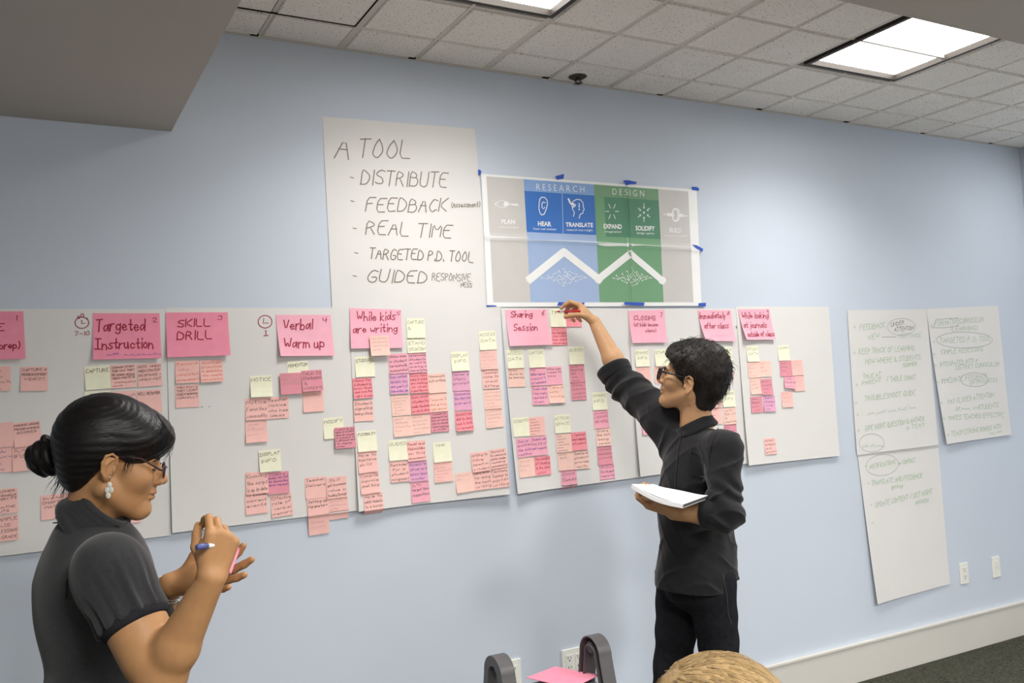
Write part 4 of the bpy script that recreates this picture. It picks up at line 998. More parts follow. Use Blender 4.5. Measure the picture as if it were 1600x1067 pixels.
# ================================================================== SCULPTING (signed distance fields -> one smooth mesh)
F32 = np.float32
class SDF:
    def __init__(s): s.ops = []
    def rc(s, a, b, ra, rb=None, k=0.012, op='u'):
        rb = ra if rb is None else rb; a = np.array(a, F32); b = np.array(b, F32); m = max(ra, rb)
        lo = np.minimum(a, b)-m; hi = np.maximum(a, b)+m
        def f(p):
            ba = b-a; t = np.clip(((p-a)@ba)/(ba@ba+1e-12), 0, 1)
            q = p-a-t[..., None]*ba
            return np.sqrt((q*q).sum(-1))-(ra+(rb-ra)*t)
        s.ops.append((op, f, lo, hi, k)); return s
    def chain(s, pts, rads, k=0.012):
        for i in range(len(pts)-1): s.rc(pts[i], pts[i+1], rads[i], rads[i+1], k)
        return s
    def el(s, c, r, ax=None, k=0.012, op='u'):
        c = np.array(c, F32); r = np.array(r, F32); A = np.eye(3, dtype=F32) if ax is None else np.array(ax, F32)
        ext = np.sqrt(((A*r[:, None])**2).sum(0)); lo, hi = c-ext, c+ext
        def f(p):
            q = (p-c)@A.T; k0 = np.sqrt(((q/r)**2).sum(-1)); k1 = np.sqrt(((q/(r*r))**2).sum(-1))
            return k0*(k0-1.0)/(k1+1e-9)
        s.ops.append((op, f, lo, hi, k)); return s
    def torus(s, c, ax, R1, r, k=0.006, op='u', sq=1.0):
        c = np.array(c, F32); A = np.array(ax, F32); lo, hi = c-R1*max(1, sq)-r, c+R1*max(1, sq)+r   # ax rows: u, v, normal
        def f(p):
            q = (p-c)@A.T; d = np.sqrt(q[..., 0]**2+(q[..., 1]/sq)**2)-R1
            return np.sqrt(d*d+q[..., 2]**2)-r
        s.ops.append((op, f, lo, hi, k)); return s
    def plane(s, c, n, k=0.002):             # cut away the side the normal points to
        c = np.array(c, F32); n = np.array(n, F32); n = n/np.linalg.norm(n)
        s.ops.append(('s', lambda p: -((p-c)@n), None, None, k)); return s
    def fn(s, f, op='u', k=0.006): s.ops.append((op, f, None, None, k)); return s
    def disp(s, f): s.ops.append(('d', f, None, None, 0)); return s
    def bounds(s):
        L = [o for o in s.ops if o[0] == 'u' and o[2] is not None]
        return np.min([o[2] for o in L], 0), np.max([o[3] for o in L], 0)
    def mesh(s, h, lo=None, hi=None):
        l, u = s.bounds(); lo = l if lo is None else np.maximum(l, lo); hi = u if hi is None else np.minimum(u, hi)
        lo = lo-3*h-0.006; hi = hi+3*h+0.006
        n = np.ceil((hi-lo)/h).astype(int)+1
        axs = [(lo[i]+h*np.arange(n[i])).astype(F32) for i in range(3)]
        D = np.full(tuple(n), 0.5, F32)
        for op, f, a, b, k in s.ops:
            sl = []
            for i in range(3):
                if a is None: sl.append(slice(0, n[i]))
                else:
                    i0 = int(max(0, math.floor((a[i]-k-2*h-lo[i])/h))); i1 = int(min(n[i], math.ceil((b[i]+k+2*h-lo[i])/h)+1)); sl.append(slice(i0, max(i0, i1)))
            sub = D[tuple(sl)]
            if sub.size == 0: continue
            for x0 in range(0, sub.shape[0], 24):      # slabs keep memory small
                sb = sub[x0:x0+24]; xs_ = axs[0][sl[0]][x0:x0+24]
                p = np.stack(np.meshgrid(xs_, axs[1][sl[1]], axs[2][sl[2]], indexing='ij'), -1)
                d2 = f(p).astype(F32)
                if op == 'u':
                    t = np.clip(0.5+0.5*(sb-d2)/k, 0, 1); sb[...] = sb+(d2-sb)*t-k*t*(1-t)
                elif op == 's':
                    t = np.clip(0.5-0.5*(sb+d2)/k, 0, 1); sb[...] = sb+(-d2-sb)*t+k*t*(1-t)
                else: sb[...] = sb+d2
        return surface_nets(D, lo, h)
def surface_nets(D, lo, h):
    ins = D < 0
    c = np.zeros(tuple(np.array(D.shape)-1), np.int8)
    for i in (0, 1):
        for j in (0, 1):
            for k in (0, 1): c += ins[i:D.shape[0]-1+i, j:D.shape[1]-1+j, k:D.shape[2]-1+k]
    act = (c > 0) & (c < 8); I = np.argwhere(act)
    idx = np.full(act.shape, -1, np.int64); idx[act] = np.arange(len(I))
    corner = np.array([(i, j, k) for i in (0, 1) for j in (0, 1) for k in (0, 1)])
    val = np.stack([D[I[:, 0]+o[0], I[:, 1]+o[1], I[:, 2]+o[2]] for o in corner], 1)
    acc = np.zeros((len(I), 3)); cnt = np.zeros(len(I))
    for a in range(8):
        for b in range(a+1, 8):
            if np.abs(corner[a]-corner[b]).sum() != 1: continue
            va, vb = val[:, a], val[:, b]; m = (va < 0) != (vb < 0)
            t = np.where(m, va/np.where(m, va-vb, 1), 0)
            p = corner[a]+(corner[b]-corner[a])*t[:, None]
            acc += p*m[:, None]; cnt += m
    V = lo+h*(I+acc/cnt[:, None])
    Q = []
    for ax in range(3):
        o = [0, 0, 0]; o[ax] = 1; b1, b2 = (ax+1) % 3, (ax+2) % 3
        A = ins[:D.shape[0]-o[0], :D.shape[1]-o[1], :D.shape[2]-o[2]]; B = ins[o[0]:, o[1]:, o[2]:]
        E = np.argwhere(A != B)
        E = E[(E[:, b1] > 0) & (E[:, b2] > 0) & (E[:, b1] < D.shape[b1]-1) & (E[:, b2] < D.shape[b2]-1)]
        fl = A[E[:, 0], E[:, 1], E[:, 2]]
        def cell_(d1, d2):
            q = E.copy(); q[:, b1] -= d1; q[:, b2] -= d2; return idx[q[:, 0], q[:, 1], q[:, 2]]
        q = np.stack([cell_(0, 0), cell_(1, 0), cell_(1, 1), cell_(0, 1)], 1)
        q[~fl] = q[~fl][:, ::-1]; Q.append(q)
    Q = np.concatenate(Q); Q = Q[(Q >= 0).all(1)]
    # one relaxation pass takes the grid steps off
    for _ in range(1):
        S = np.zeros_like(V); N = np.zeros(len(V))
        for a in range(4):
            b = (a+1) % 4
            np.add.at(S, Q[:, a], V[Q[:, b]]); np.add.at(N, Q[:, a], 1); np.add.at(S, Q[:, b], V[Q[:, a]]); np.add.at(N, Q[:, b], 1)
        V = V*0.5+0.5*S/np.maximum(N, 1)[:, None]
    return V, Q
def fast_mesh(name, parts, mats, par=None, origin=None):
    """parts: list of (V, Q, slot)"""
    V = np.concatenate([p[0] for p in parts]); off = 0; Qs = []; mi = []
    for v, q, sl in parts: Qs.append(q+off); off += len(v); mi.append(np.full(len(q), sl))
    Q = np.concatenate(Qs); mi = np.concatenate(mi)
    origin = (V.min(0)+V.max(0))/2 if origin is None else np.array(origin)
    me = bpy.data.meshes.new(name); me.vertices.add(len(V)); me.loops.add(Q.size); me.polygons.add(len(Q))
    me.vertices.foreach_set('co', (V-origin).astype(F32).ravel()); me.loops.foreach_set('vertex_index', Q.ravel().astype(np.int32))
    me.polygons.foreach_set('loop_start', (np.arange(len(Q))*4).astype(np.int32)); me.polygons.foreach_set('loop_total', np.full(len(Q), 4, np.int32))
    for m in mats: me.materials.append(m)
    me.polygons.foreach_set('material_index', mi.astype(np.int32)); me.polygons.foreach_set('use_smooth', np.ones(len(Q), bool))
    me.update(calc_edges=True); me.validate()
    o = bpy.data.objects.new(name, me); COL.objects.link(o); o.location = Vector([float(t) for t in origin])
    if par is not None: parent(o, par)
    return o
def wav(scale, seed, n=5):
    """cheap smooth noise in [-1, 1]"""
    r = np.random.RandomState(seed); K = r.normal(size=(n, 3)); K /= np.linalg.norm(K, axis=1, keepdims=True); K *= scale*r.uniform(.6, 1.6, (n, 1)); ph = r.uniform(0, 6.28, n)
    return lambda p: sum(np.sin(p@K[i].astype(F32)+F32(ph[i])) for i in range(n))/n
def nrm(v): v = np.array(v, float); return v/np.linalg.norm(v)
class Frame:
    """local frame: f forward, l to the subject's left, u up"""
    def __init__(s, c, f, u, sc=1.0):
        s.c = np.array(c, float); s.f = nrm(f); u = np.array(u, float); s.u = nrm(u-s.f*(u@s.f)); s.l = np.cross(s.u, s.f); s.s = sc
    def __call__(s, f, l, u): return s.c+s.s*(s.f*f+s.l*l+s.u*u)
    def ax(s): return np.stack([s.f, s.l, s.u])
    def local(s, p): return ((p-s.c.astype(F32))@s.ax().astype(F32).T)/F32(s.s)
def head_sdf(S, H, neck_to=None, neck_r=(0.056, 0.062), wide=1.0, earside=(1, -1), ear_f=-.010, ear_s=1.0, ear_u=-.006):
    s = H.s; A = H.ax()
    def e(c, r, k=0.012, op='u', ax=A): S.el(H(*c), np.array(r)*s, ax, k*s, op)
    def rc(a, b, ra, rb, k=0.012, op='u'): S.rc(H(*a), H(*b), ra*s, rb*s, k*s, op)
    e((-.012, 0, .045), (.098, .076, .086)); e((.032, 0, -.028), (.064, .057*wide, .084), .02)
    for g in (1, -1):
        rc((-.006, .052*g*wide, -.052), (.068, .008*g, -.100), .022, .020, .022)
        e((.056, .040*g*wide, -.022), (.030, .026, .028), .02)
    e((.078, 0, .020), (.018, .050, .013), .016)
    e((.080, 0, -.098), (.017, .022, .016), .018)
    rc((.088, 0, .010), (.112, 0, -.028), .0085, .0115, .010); 
    for g in (1, -1): e((.101, .0125*g, -.033), (.012, .009, .0085), .006)
    rc((.097, 0, -.040), (.093, 0, -.052), .006, .007, .008)
    for g in (1, -1): e((.098, .033*g, -.001), (.016, .019, .011), .010, 's')
    for g in (1, -1):
        S.el(H(.079, .032*g, -.002), np.array((.0128, .0135, .0128))*s, A, .002)
    e((.0925, 0, -.0570), (.0105, .023, .0075), .006); e((.0905, 0, -.0690), (.0105, .020, .0080), .006)
    e((.104, 0, -.0628), (.014, .024, .0016), .002, 's')
    for g in earside:
        c = np.array((ear_f, .079*g, ear_u)); fa = nrm(H.f*0.94+H.l*g*(-0.25)-H.u*0.12); la = nrm(H.l*g+H.f*0.30); ua = np.cross(fa, la); ua = ua*np.sign(ua@H.u); fa = np.cross(la, ua); fa = fa*np.sign(fa@H.f)
        EA = np.stack([fa, la, ua])
        es = s*ear_s
        def ep(a, b, d): return H(*c)+es*(fa*a+la*b+ua*d)
        S.el(ep(0, 0, .004), np.array((.019, .0065, .030))*es, EA, .006*s)
        S.el(ep(.003, -.002, -.024), np.array((.010, .006, .012))*es, EA, .006*s)
        S.el(ep(.002, .008, .006), np.array((.012, .006, .020))*es, EA, .003*s, 's')
        pts = [ep(.016, .004, .010), ep(.012, .007, .028), ep(-.002, .008, .034), ep(-.015, .008, .026), ep(-.019, .007, .008), ep(-.013, .006, -.014), ep(-.002, .004, -.026)]
        for a, b in zip(pts[:-1], pts[1:]): S.rc(a, b, .0035*es, .0035*es, .003*s)
        S.chain([ep(.003, .006, .020), ep(-.008, .005, .006), ep(-.004, .004, -.010)], [.003*es, .0034*es, .003*es], .003*s)
        S.el(ep(.014, .004, -.004), np.array((.004, .005, .007))*es, EA, .003*s)
    if neck_to is not None:
        S.rc(H(-.022, 0, -.045), neck_to, neck_r[0], neck_r[1], .022)
def hand_sdf(S, W, d, n, side, curl, spread=(8, 2, -3, -9), thumb=None, size=1.0, k=.006, twist=0, straight=()):
    """W wrist point, d towards the knuckles, n out of the palm; side +1 right hand, -1 left hand.
    curl: four triples of joint angles in degrees; thumb: list of three directions in (d, n, s)"""
    d = nrm(d); n = np.array(n, float); n = nrm(n-d*(n@d)); sd = np.cross(d, n)*side; z = size
    W = np.array(W, float); tips = []
    kn = [(.088, .030), (.092, .010), (.087, -.010), (.078, -.028)]; rad = [.0092, .0094, .0090, .0080]
    ln = [(.043, .026, .021), (.047, .030, .022), (.043, .028, .021), (.034, .021, .019)]
    for i in range(4):
        a = W+z*(d*.004+sd*kn[i][1]*0.62); b = W+z*(d*kn[i][0]+sd*kn[i][1]-n*0.004)
        S.rc(a, b, .0145*z, .0125*z if i < 3 else .0115*z, .012*z)
        ang = 0.0; sp = math.radians(spread[i]); p = b; r0 = rad[i]*1.08
        for j in range(3):
            ang += math.radians(curl[i][j]); dr = (d*math.cos(sp)+sd*math.sin(sp))*math.cos(ang)+n*math.sin(ang)
            q = p+dr*ln[i][j]*z; r1 = rad[i]*(1.0, .94, .80)[j]
            S.rc(p, q, r0*z, r1*z, k*z); p = q; r0 = r1
        tips.append(p)
    S.el(W+z*(d*.045+sd*.002+n*.008), np.array((.042, .012, .036))*z, np.stack([d, n, sd]), .012*z)
    S.el(W+z*(d*.040+sd*.026+n*.010), np.array((.034, .014, .017))*z, np.stack([nrm(d+sd*.35), n, nrm(sd-d*.35)]), .012*z)
    th = thumb or [(.75, .25, .65), (.95, .2, .2), (.98, .2, .05)]
    p = W+z*(d*.022+sd*.022+n*.004); r0 = .0140
    for j, v in enumerate(th):
        dr = nrm(d*v[0]+n*v[1]+sd*v[2]); q = p+dr*(.044, .033, .027)[j]*z; r1 = (.0115, .0105, .0085)[j]
        S.rc(p, q, r0*z, r1*z, k*z); p = q; r0 = r1
    tips.append(p); return tips
def strands(mb, paths, r0, m, n=4):
    for pts in paths:
        N = len(pts); mb.tube(pts, [r0*(1-0.85*i/(N-1)) for i in range(N)], m, n, caps=True)
def ball(mb, c, r, m, ax=None, nu=10, nv=8):
    A = np.eye(3) if ax is None else np.array(ax); r = np.array(r)*np.ones(3); v = []; f = []
    for j in range(nv+1):
        t = math.pi*j/nv
        for i in range(nu):
            a = 2*math.pi*i/nu; q = np.array((math.sin(t)*math.cos(a), math.sin(t)*math.sin(a), math.cos(t)))*r
            v.append(np.array(c)+q@A)
    for j in range(nv):
        for i in range(nu): f.append((j*nu+i, (j+1)*nu+i, (j+1)*nu+(i+1) % nu, j*nu+(i+1) % nu))
    mb.mesh(v, f, m)
def glasses(H, par, m, frame_r, rim_w, rim_h, lens_f=.113, u0=-.002, tilt=0.0, temple_end=(-.02, .086, .012), half=False, lens=True):
    M_lensg = mat('spectacle_lens', (1, 1, 1, 1), 0.05, 0.5)
    if 'glass_set' not in M_lensg:
        nt = M_lensg.node_tree; out = [n for n in nt.nodes if n.type == 'OUTPUT_MATERIAL'][0]
        tr = nt.nodes.new('ShaderNodeBsdfTransparent'); tr.inputs[0].default_value = (0.94, 0.94, 0.94, 1)
        gl = nt.nodes.new('ShaderNodeBsdfGlossy'); gl.inputs['Roughness'].default_value = 0.03
        mx = nt.nodes.new('ShaderNodeMixShader'); mx.inputs[0].default_value = 0.07
        nt.links.new(tr.outputs[0], mx.inputs[1]); nt.links.new(gl.outputs[0], mx.inputs[2]); nt.links.new(mx.outputs[0], out.inputs['Surface'])
        M_lensg['glass_set'] = 1
    rt = MB(); s = H.s
    for g in (1, -1):
        pts = []
        for k in range(28):
            a = 2*math.pi*k/28; ca, sa = math.cos(a), math.sin(a); e = 0.72
            x = rim_w*np.sign(ca)*abs(ca)**e; y = rim_h*np.sign(sa)*abs(sa)**e
            pts.append(H(lens_f-0.10*(abs(x+.033*g*1.0)**2)*6+tilt*y, .033*g+x, u0+y))
        if half:
            rt.tube([p for k, p in enumerate(pts) if k <= 14], frame_r, m, 6)
        else: rt.tube(pts, frame_r, m, 8, closed=True)
    rt.tube([H(lens_f, -.033+rim_w, u0+.004), H(lens_f+.004, 0, u0+.007), H(lens_f, .033-rim_w, u0+.004)], frame_r, m, 6)
    o = rt.build('spectacles', par, smooth=True)
    for g in (1, -1):
        tm = MB(); a = H(lens_f-.012, g*(.033+rim_w+.003), u0+rim_h*.55); b = H(temple_end[0]+.06, g*(temple_end[1]-.004), temple_end[2]+.002); c = H(temple_end[0], g*temple_end[1], temple_end[2])
        tm.tube([H(lens_f-.006, g*(.033+rim_w), u0+rim_h*.5), a, b, c], [frame_r*1.15, frame_r*1.25, frame_r, frame_r*.8], m, 6); q = tm.build('temple', None, smooth=True); parent(q, o)
        if lens:
            ln_ = MB(); n = 20; ctr = H(lens_f, .033*g, u0)
            ring = [H(lens_f-.6*(abs(rim_w*math.cos(2*math.pi*k/n)+.033*g)**2)+tilt*rim_h*math.sin(2*math.pi*k/n), .033*g+rim_w*.96*math.cos(2*math.pi*k/n), u0+rim_h*.96*math.sin(2*math.pi*k/n)) for k in range(n)]
            ln_.poly(ring, M_lensg); q = ln_.build('lens', None); parent(q, o)
    return o

M_skin_w = mat('skin_tan', rgb(182, 136, 93), 0.5, 0.35, noise=(40, 0.06), bump=(450, 0.15, 0.0006), sss=0.12)
M_skin_m = mat('skin_light_tan', rgb(192, 148, 108), 0.5, 0.35, noise=(40, 0.06), bump=(450, 0.15, 0.0006), sss=0.12)
M_skin_b = mat('skin_fair', rgb(226, 180, 154), 0.5, 0.35, noise=(40, 0.05), sss=0.1)
M_lip = mat('lips', rgb(168, 98, 84), 0.4, 0.4)
M_black_hair = mat('hair_black', rgb(22, 19, 19), 0.42, 0.32, noise=(60, 0.35), bump=(240, 0.5, 0.0015), stretch=(0.35, 1, 1.6))
M_dark_hair = mat('hair_brown_black', rgb(32, 27, 24), 0.5, 0.28, noise=(60, 0.4), bump=(260, 0.6, 0.002))
M_blond = mat('hair_blond', rgb(144, 119, 80), 0.5, 0.3, noise=(40, 0.3), bump=(200, 0.6, 0.0015), stretch=(3.0, 0.5, 0.5))
M_char = mat('charcoal_knit', rgb(52, 52, 54), 0.95, 0.1, noise=(140, 0.12), bump=(700, 0.35, 0.0008), sheen=0.25)
M_char2 = mat('charcoal_trim', rgb(42, 42, 46), 0.95, 0.1, noise=(140, 0.12), bump=(700, 0.35, 0.0008))
M_shirt = mat('black_cotton', rgb(30, 30, 32), 0.9, 0.15, noise=(50, 0.1), bump=(600, 0.25, 0.0008), sheen=0.15)
M_cuff = mat('cuff_lining', rgb(96, 97, 100), 0.9, 0.1, noise=(80, 0.1))
M_jean = mat('dark_denim', rgb(32, 33, 37), 0.92, 0.12, noise=(60, 0.2), bump=(500, 0.3, 0.0008))
M_shoe = mat('black_leather', rgb(26, 25, 25), 0.4, 0.4)
M_glass_b = mat('black_acetate', rgb(18, 16, 18), 0.25, 0.5)
M_glass_w = mat('plum_metal', rgb(60, 34, 40), 0.3, 0.5)
M_silver = mat('silver', rgb(200, 200, 200), 0.25, 0.5, 1.0)
M_shell = mat('pearl_shell', rgb(226, 226, 218), 0.25, 0.5)
M_eye = mat('eye', rgb(40, 28, 24), 0.15, 0.5)
M_stitch = mat('stitching', rgb(92, 84, 74), 0.9)
M_redpen = mat('red_barrel', rgb(196, 40, 34), 0.3, 0.5)
M_bluepen = mat('blue_cap', rgb(78, 88, 140), 0.35, 0.5)
M_darkp = mat('dark_tip', rgb(60, 40, 40), 0.5, 0.3)
M_pagew = mat('page_white', rgb(244, 244, 246), 0.8, 0.1)
M_pageg = mat('page_edge_grey', rgb(96, 96, 100), 0.8, 0.1, noise=(200, 0.2))

# ================================================================== WOMAN, foreground left (faces right, writing on a pad)
WD = 2.0
Wf = nrm(CR*math.cos(math.radians(23))+CF*math.sin(math.radians(23)))
upv = CU
Wf_h = nrm(Wf*math.cos(math.radians(9))-upv*math.sin(math.radians(9)))
HW = Frame(P(175, 722, WD), Wf_h, upv, 0.985)
TW = Frame(P(160, 950, WD), nrm(CR*0.95+CF*0.31), (0, 0, 1), 1.0)      # trunk frame
floor_w = P(150, 950, WD)
woman = empty('person', (floor_w[0], floor_w[1], 0), 'woman in charcoal puff-sleeved top, black hair in a bun, writing on a pink pad', 'person')
neck_w = P(138, 822, WD)
sk = SDF(); head_sdf(sk, HW, neck_w, (.052, .056), 1.06, ear_f=-.006, ear_s=.88, ear_u=-.002)
headV = sk.mesh(0.0024)
# arms
RS, RE, RW = P(172, 892, 1.84), P(252, 1058, 1.77), P(331, 902, 1.74)
LS, LE, LW = P(165, 885, 2.17), P(205, 1035, 2.16), P(266, 914, 1.98)
a1 = SDF(); a1.rc(RS, RE, .060, .048, .02); a1.rc(RS+(RE-RS)*.25, RS+(RE-RS)*.8, .057, .055, .02)
a1.rc(RE, RE+(RW-RE)*.3, .044, .043, .015); a1.rc(RE+(RW-RE)*.3, RW, .043, .0265, .015)
rw_d = nrm(CU*.93+CR*.22+CF*.10); rw_n = nrm(CF*.80-CR*.50+CU*.1)
tips_r = hand_sdf(a1, RW+rw_d*.004, rw_d, rw_n, 1, [(48, 62, 30), (66, 78, 40), (78, 84, 45), (84, 80, 45)], spread=(4, 0, -3, -6), thumb=[(.60, .62, .42), (.72, .70, -.05), (.62, .78, -.15)], size=.88, k=.004)
armR = a1.mesh(0.0022)
a2 = SDF(); a2.rc(LS, LE, .054, .045, .02); a2.rc(LE, LE+(LW-LE)*.4, .043, .044, .02); a2.rc(LE+(LW-LE)*.4, LW, .044, .027, .02)
lw_d = nrm(CR*.95+CU*.20-CF*.10); lw_n = nrm(CU*.80-CR*.15-CF*.45)
tips_l = hand_sdf(a2, LW+lw_d*.006, lw_d, lw_n, -1, [(16, 16, 8), (6, 12, 6), (2, 10, 6), (0, 12, 8)], spread=(9, 0, -9, -18), thumb=[(.62, .60, .50), (.80, .55, .15), (.85, .5, .0)], size=1.0, k=.004)
armL = a2.mesh(0.0024)
# trunk and legs under the clothes
b = SDF(); C = TW
b.el(C(0, 0, 0.02), (.095, .135, .17), C.ax(), .03); b.el(C(-.01, 0, -.20), (.085, .125, .14), C.ax(), .04); b.el(C(-.02, 0, -.36), (.105, .155, .12), C.ax(), .04)
b.rc(neck_w, C(-.02, 0, .06), .055, .075, .03)
for S_, g in ((RS, -1), (LS, 1)): b.rc(C(-.01, .06*g, .09), S_, .055, .052, .03)
feet_w = {}
for g in (1, -1):
    hip = C(-.02, .08*g, -.40); kn_ = hip.copy(); kn_[2] = 0.42; an = hip.copy()-C.f*.02; an[2] = 0.08
    b.rc(hip, kn_, .080, .052, .03); b.rc(kn_, an, .052, .036, .02); b.rc(an+np.array([0, 0, -.03]), an+C.f*.13+np.array([0, 0, -.05]), .032, .026, .02); feet_w[g] = (hip, kn_, an)
trunkW = b.mesh(0.0075)
fast_mesh('body', [headV+(0,), armR+(0,), armL+(0,), trunkW+(0,)], [M_skin_w], woman)
# lips, eyes, brows
lp = MB(); s_ = HW.s
for c, r in (((.0945, 0, -.0575), (.0096, .0205, .0062)), ((.0925, 0, -.0690), (.0096, .0180, .0068))): ball(lp, HW(*c), np.array(r)*s_, M_lip, HW.ax())
lp.build('lips', woman, smooth=True)
for g in (1, -1):
    ey = MB(); ball(ey, HW(.0832, .032*g, -.004), np.array((.0105, .0115, .0045))*s_, M_eye, HW.ax()); ey.tube([HW(.087, .018*g, -.001), HW(.0925, .032*g, .0015), HW(.085, .046*g, -.002)], .0012, M_black_hair, 5); ey.build('eye', woman, smooth=True)
    br = MB(); br.tube([HW(.096, .014*g, .017), HW(.096, .030*g, .022), HW(.084, .050*g, .017)], [.002, .0026, .0012], M_black_hair, 5); br.build('eyebrow', woman, smooth=True)
# hair: swept cap with side bangs, bun, tie, loose strands
hs = SDF(); A = HW.ax(); k = HW.s
hs.el(HW(-.018, 0, .056), np.array((.110, .091, .098))*k, A, .02); hs.el(HW(.050, 0, .066), np.array((.074, .086, .056))*k, A, .03); hs.el(HW(-.058, 0, -.022), np.array((.050, .060, .055))*k, A, .03)
hs.el(HW(-.05, 0, .04), np.array((.070, .080, .080))*k, A, .03)
def hair_cut_w(p):
    q = HW.local(p); f_ = q[..., 0]; u_ = q[..., 2]
    ul = np.interp(f_, [-.11, -.066, -.046, -.024, -.008, .020, .045, .085, .10, .125], [-.080, -.074, -.052, -.014, .022, .014, .004, .004, .008, .03]).astype(F32)
    return (u_-ul)*F32(k)*F32(.8)
hs.fn(hair_cut_w, 's', .006)
def comb_w(p):
    q = HW.local(p); d1 = q[..., 2]*3.0+np.abs(q[..., 1])*2.0-q[..., 0]*0.9
    return (0.0006*np.sin(d1*105+3*np.sin(q[..., 0]*30)) + 0.0005*np.sin(d1*330+q[..., 0]*60)).astype(F32)
hs.disp(comb_w)
capV = hs.mesh(0.0026)
bn = SDF(); Bd = WD
def BP(px, py, dd=0): return P(px, py, Bd+dd)
bn.el(BP(66, 714), (.034, .040, .037), np.stack([CR, CF, CU]), .004); bn.el(BP(83, 714), (.028, .044, .040), np.stack([CR, CF, CU]), .004)
bn.rc(BP(70, 688, -.01), BP(88, 692, .01), .012, .012, .008); bn.rc(BP(58, 728, -.02), BP(72, 736, .0), .012, .014, .008)
bn.rc(BP(86, 712), BP(112, 704), .024, .026, .012)
wv = wav(190, 5); bn.disp(lambda p: 0.0013*wv(p)+0.0018*np.sin(((p-BP(75, 712).astype(F32))@CR.astype(F32))*260+((p-BP(75, 712).astype(F32))@CU.astype(F32))*120))
bunV = bn.mesh(0.0026)
hw = fast_mesh('hair', [capV+(0,)], [M_black_hair], woman)
bo = fast_mesh('bun', [bunV+(0,)], [M_black_hair], None); parent(bo, hw)
tie = MB(); tc_ = BP(98, 706); tn = nrm(BP(112, 703)-BP(86, 712)); ta = nrm(np.cross(tn, CU)); tb = np.cross(tn, ta)
tie.tube([tc_+(ta*math.cos(2*math.pi*i/24)+tb*math.sin(2*math.pi*i/24))*.030+tn*.002*math.sin(i*2.2) for i in range(24)], .0085, M_black_hair, 8, closed=True)
tie.obox(BP(92.5, 705.5, -.036), (CR, CU, CF), (.0014, .0042, .0008), M_shell)
o = tie.build('hair_tie', None, smooth=True); parent(o, hw)
ls = MB(); rr = random.Random(21); paths = []
for i in range(46):
    x0 = rr.uniform(90, 118); y0 = rr.uniform(728, 748); L = rr.uniform(15, 48); x1 = x0-rr.uniform(5, 22); dd = rr.uniform(-.03, .03)
    paths.append([BP(x0, y0, dd), BP(x0-(x0-x1)*.25, y0+L*.4, dd), BP(x1+(x0-x1)*.3, y0+L*.75, dd), BP(x1, y0+L, dd+.004)])
for i in range(22):
    x0 = rr.uniform(50, 95); y0 = rr.uniform(690, 735); a = rr.uniform(2.2, 5.2); L = rr.uniform(8, 20); dd = rr.uniform(-.02, .02)
    paths.append([BP(x0, y0, dd), BP(x0+L*.5*math.cos(a), y0-L*.5*math.sin(a), dd), BP(x0+L*math.cos(a+.4), y0-L*math.sin(a+.4), dd)])
for i in range(34):                     # fringe wisps in front of the forehead
    t = rr.random(); x0 = 248+t*16; y0 = 650+t*22; dd = rr.uniform(-.05, .02)
    paths.append([BP(x0-3, y0-4, dd), BP(x0+6+4*t, y0+14, dd), BP(x0+6+2*t-rr.uniform(0, 5), y0+32, dd), BP(x0-1-rr.uniform(0, 8), y0+rr.uniform(42, 56), dd)])
for i in range(26):                     # sideburn wisps before the ear
    x0 = rr.uniform(196, 212); dd = -.088+rr.uniform(-.004, .004)
    paths.append([BP(x0, 712, dd), BP(x0-1, 722, dd+.004), BP(x0-3-rr.uniform(0, 4), 728+rr.uniform(0, 14), dd+.010)])
for nm_, sl3 in (('nape_strands', paths[:46]), ('flyaway_strands', paths[46:68]), ('fringe', paths[68:102]), ('sideburn', paths[102:])):
    ls = MB(); strands(ls, sl3, .00075, M_black_hair); o = ls.build(nm_, None, smooth=True); parent(o, hw)
glasses(HW, woman, M_glass_w, .0020, .024, .0125, .112, -.006, temple_end=(-.004, .083, .022))
# earring on the near ear
er = MB(); ed_ = 2.0-.088
er.tube([P(171, 741, ed_), P(172.5, 746, ed_-.002), P(171, 752, ed_)], .0007, M_silver, 5)
for px, py, r in ((171, 757.5, .0052), (167.3, 765.5, .0052), (173.6, 765.3, .0052), (169, 774, .0054)):
    ball(er, P(px, py, ed_-.002), (r, .0012, r*1.25), M_shell, np.stack([CR, CF, CU]), 12, 8)
er.build('earring', woman, smooth=True)
# top: turtleneck, body, puff sleeves
tp = SDF()
tp.el(C(0, 0, .02), (.113, .155, .185), C.ax(), .03); tp.el(C(-.014, 0, -.19), (.104, .142, .16), C.ax(), .05); tp.el(C(-.025, 0, -.36), (.122, .170, .13), C.ax(), .05)
tp.el(C(-.035, 0, .03), (.100, .150, .17), C.ax(), .04)
for g in (1, -1): tp.el(C(.092, .072*g, -.035), (.068, .066, .070), C.ax(), .05)
tp.rc(P(136, 838, WD), C(-.025, 0, .08), .058, .095, .04)
for S_, g in ((RS, -1), (LS, 1)): tp.rc(C(-.02, .06*g, .085), S_, .065, .066, .04)
Sn = nrm(RE-RS)
sleeveR_end = RS+Sn*.118; Sl = nrm(LE-LS); sleeveL_end = LS+Sl*.118
sl_ = SDF(); sl_.rc(RS-Sn*.01, sleeveR_end+Sn*.01, .068, .069, .03); sl_.el(RS+Sn*.014-CF*.002, (.073, .072, .074), None, .03)
s2_ = SDF(); s2_.rc(LS, sleeveL_end, .070, .066, .03); s2_.plane(sleeveL_end, Sl)
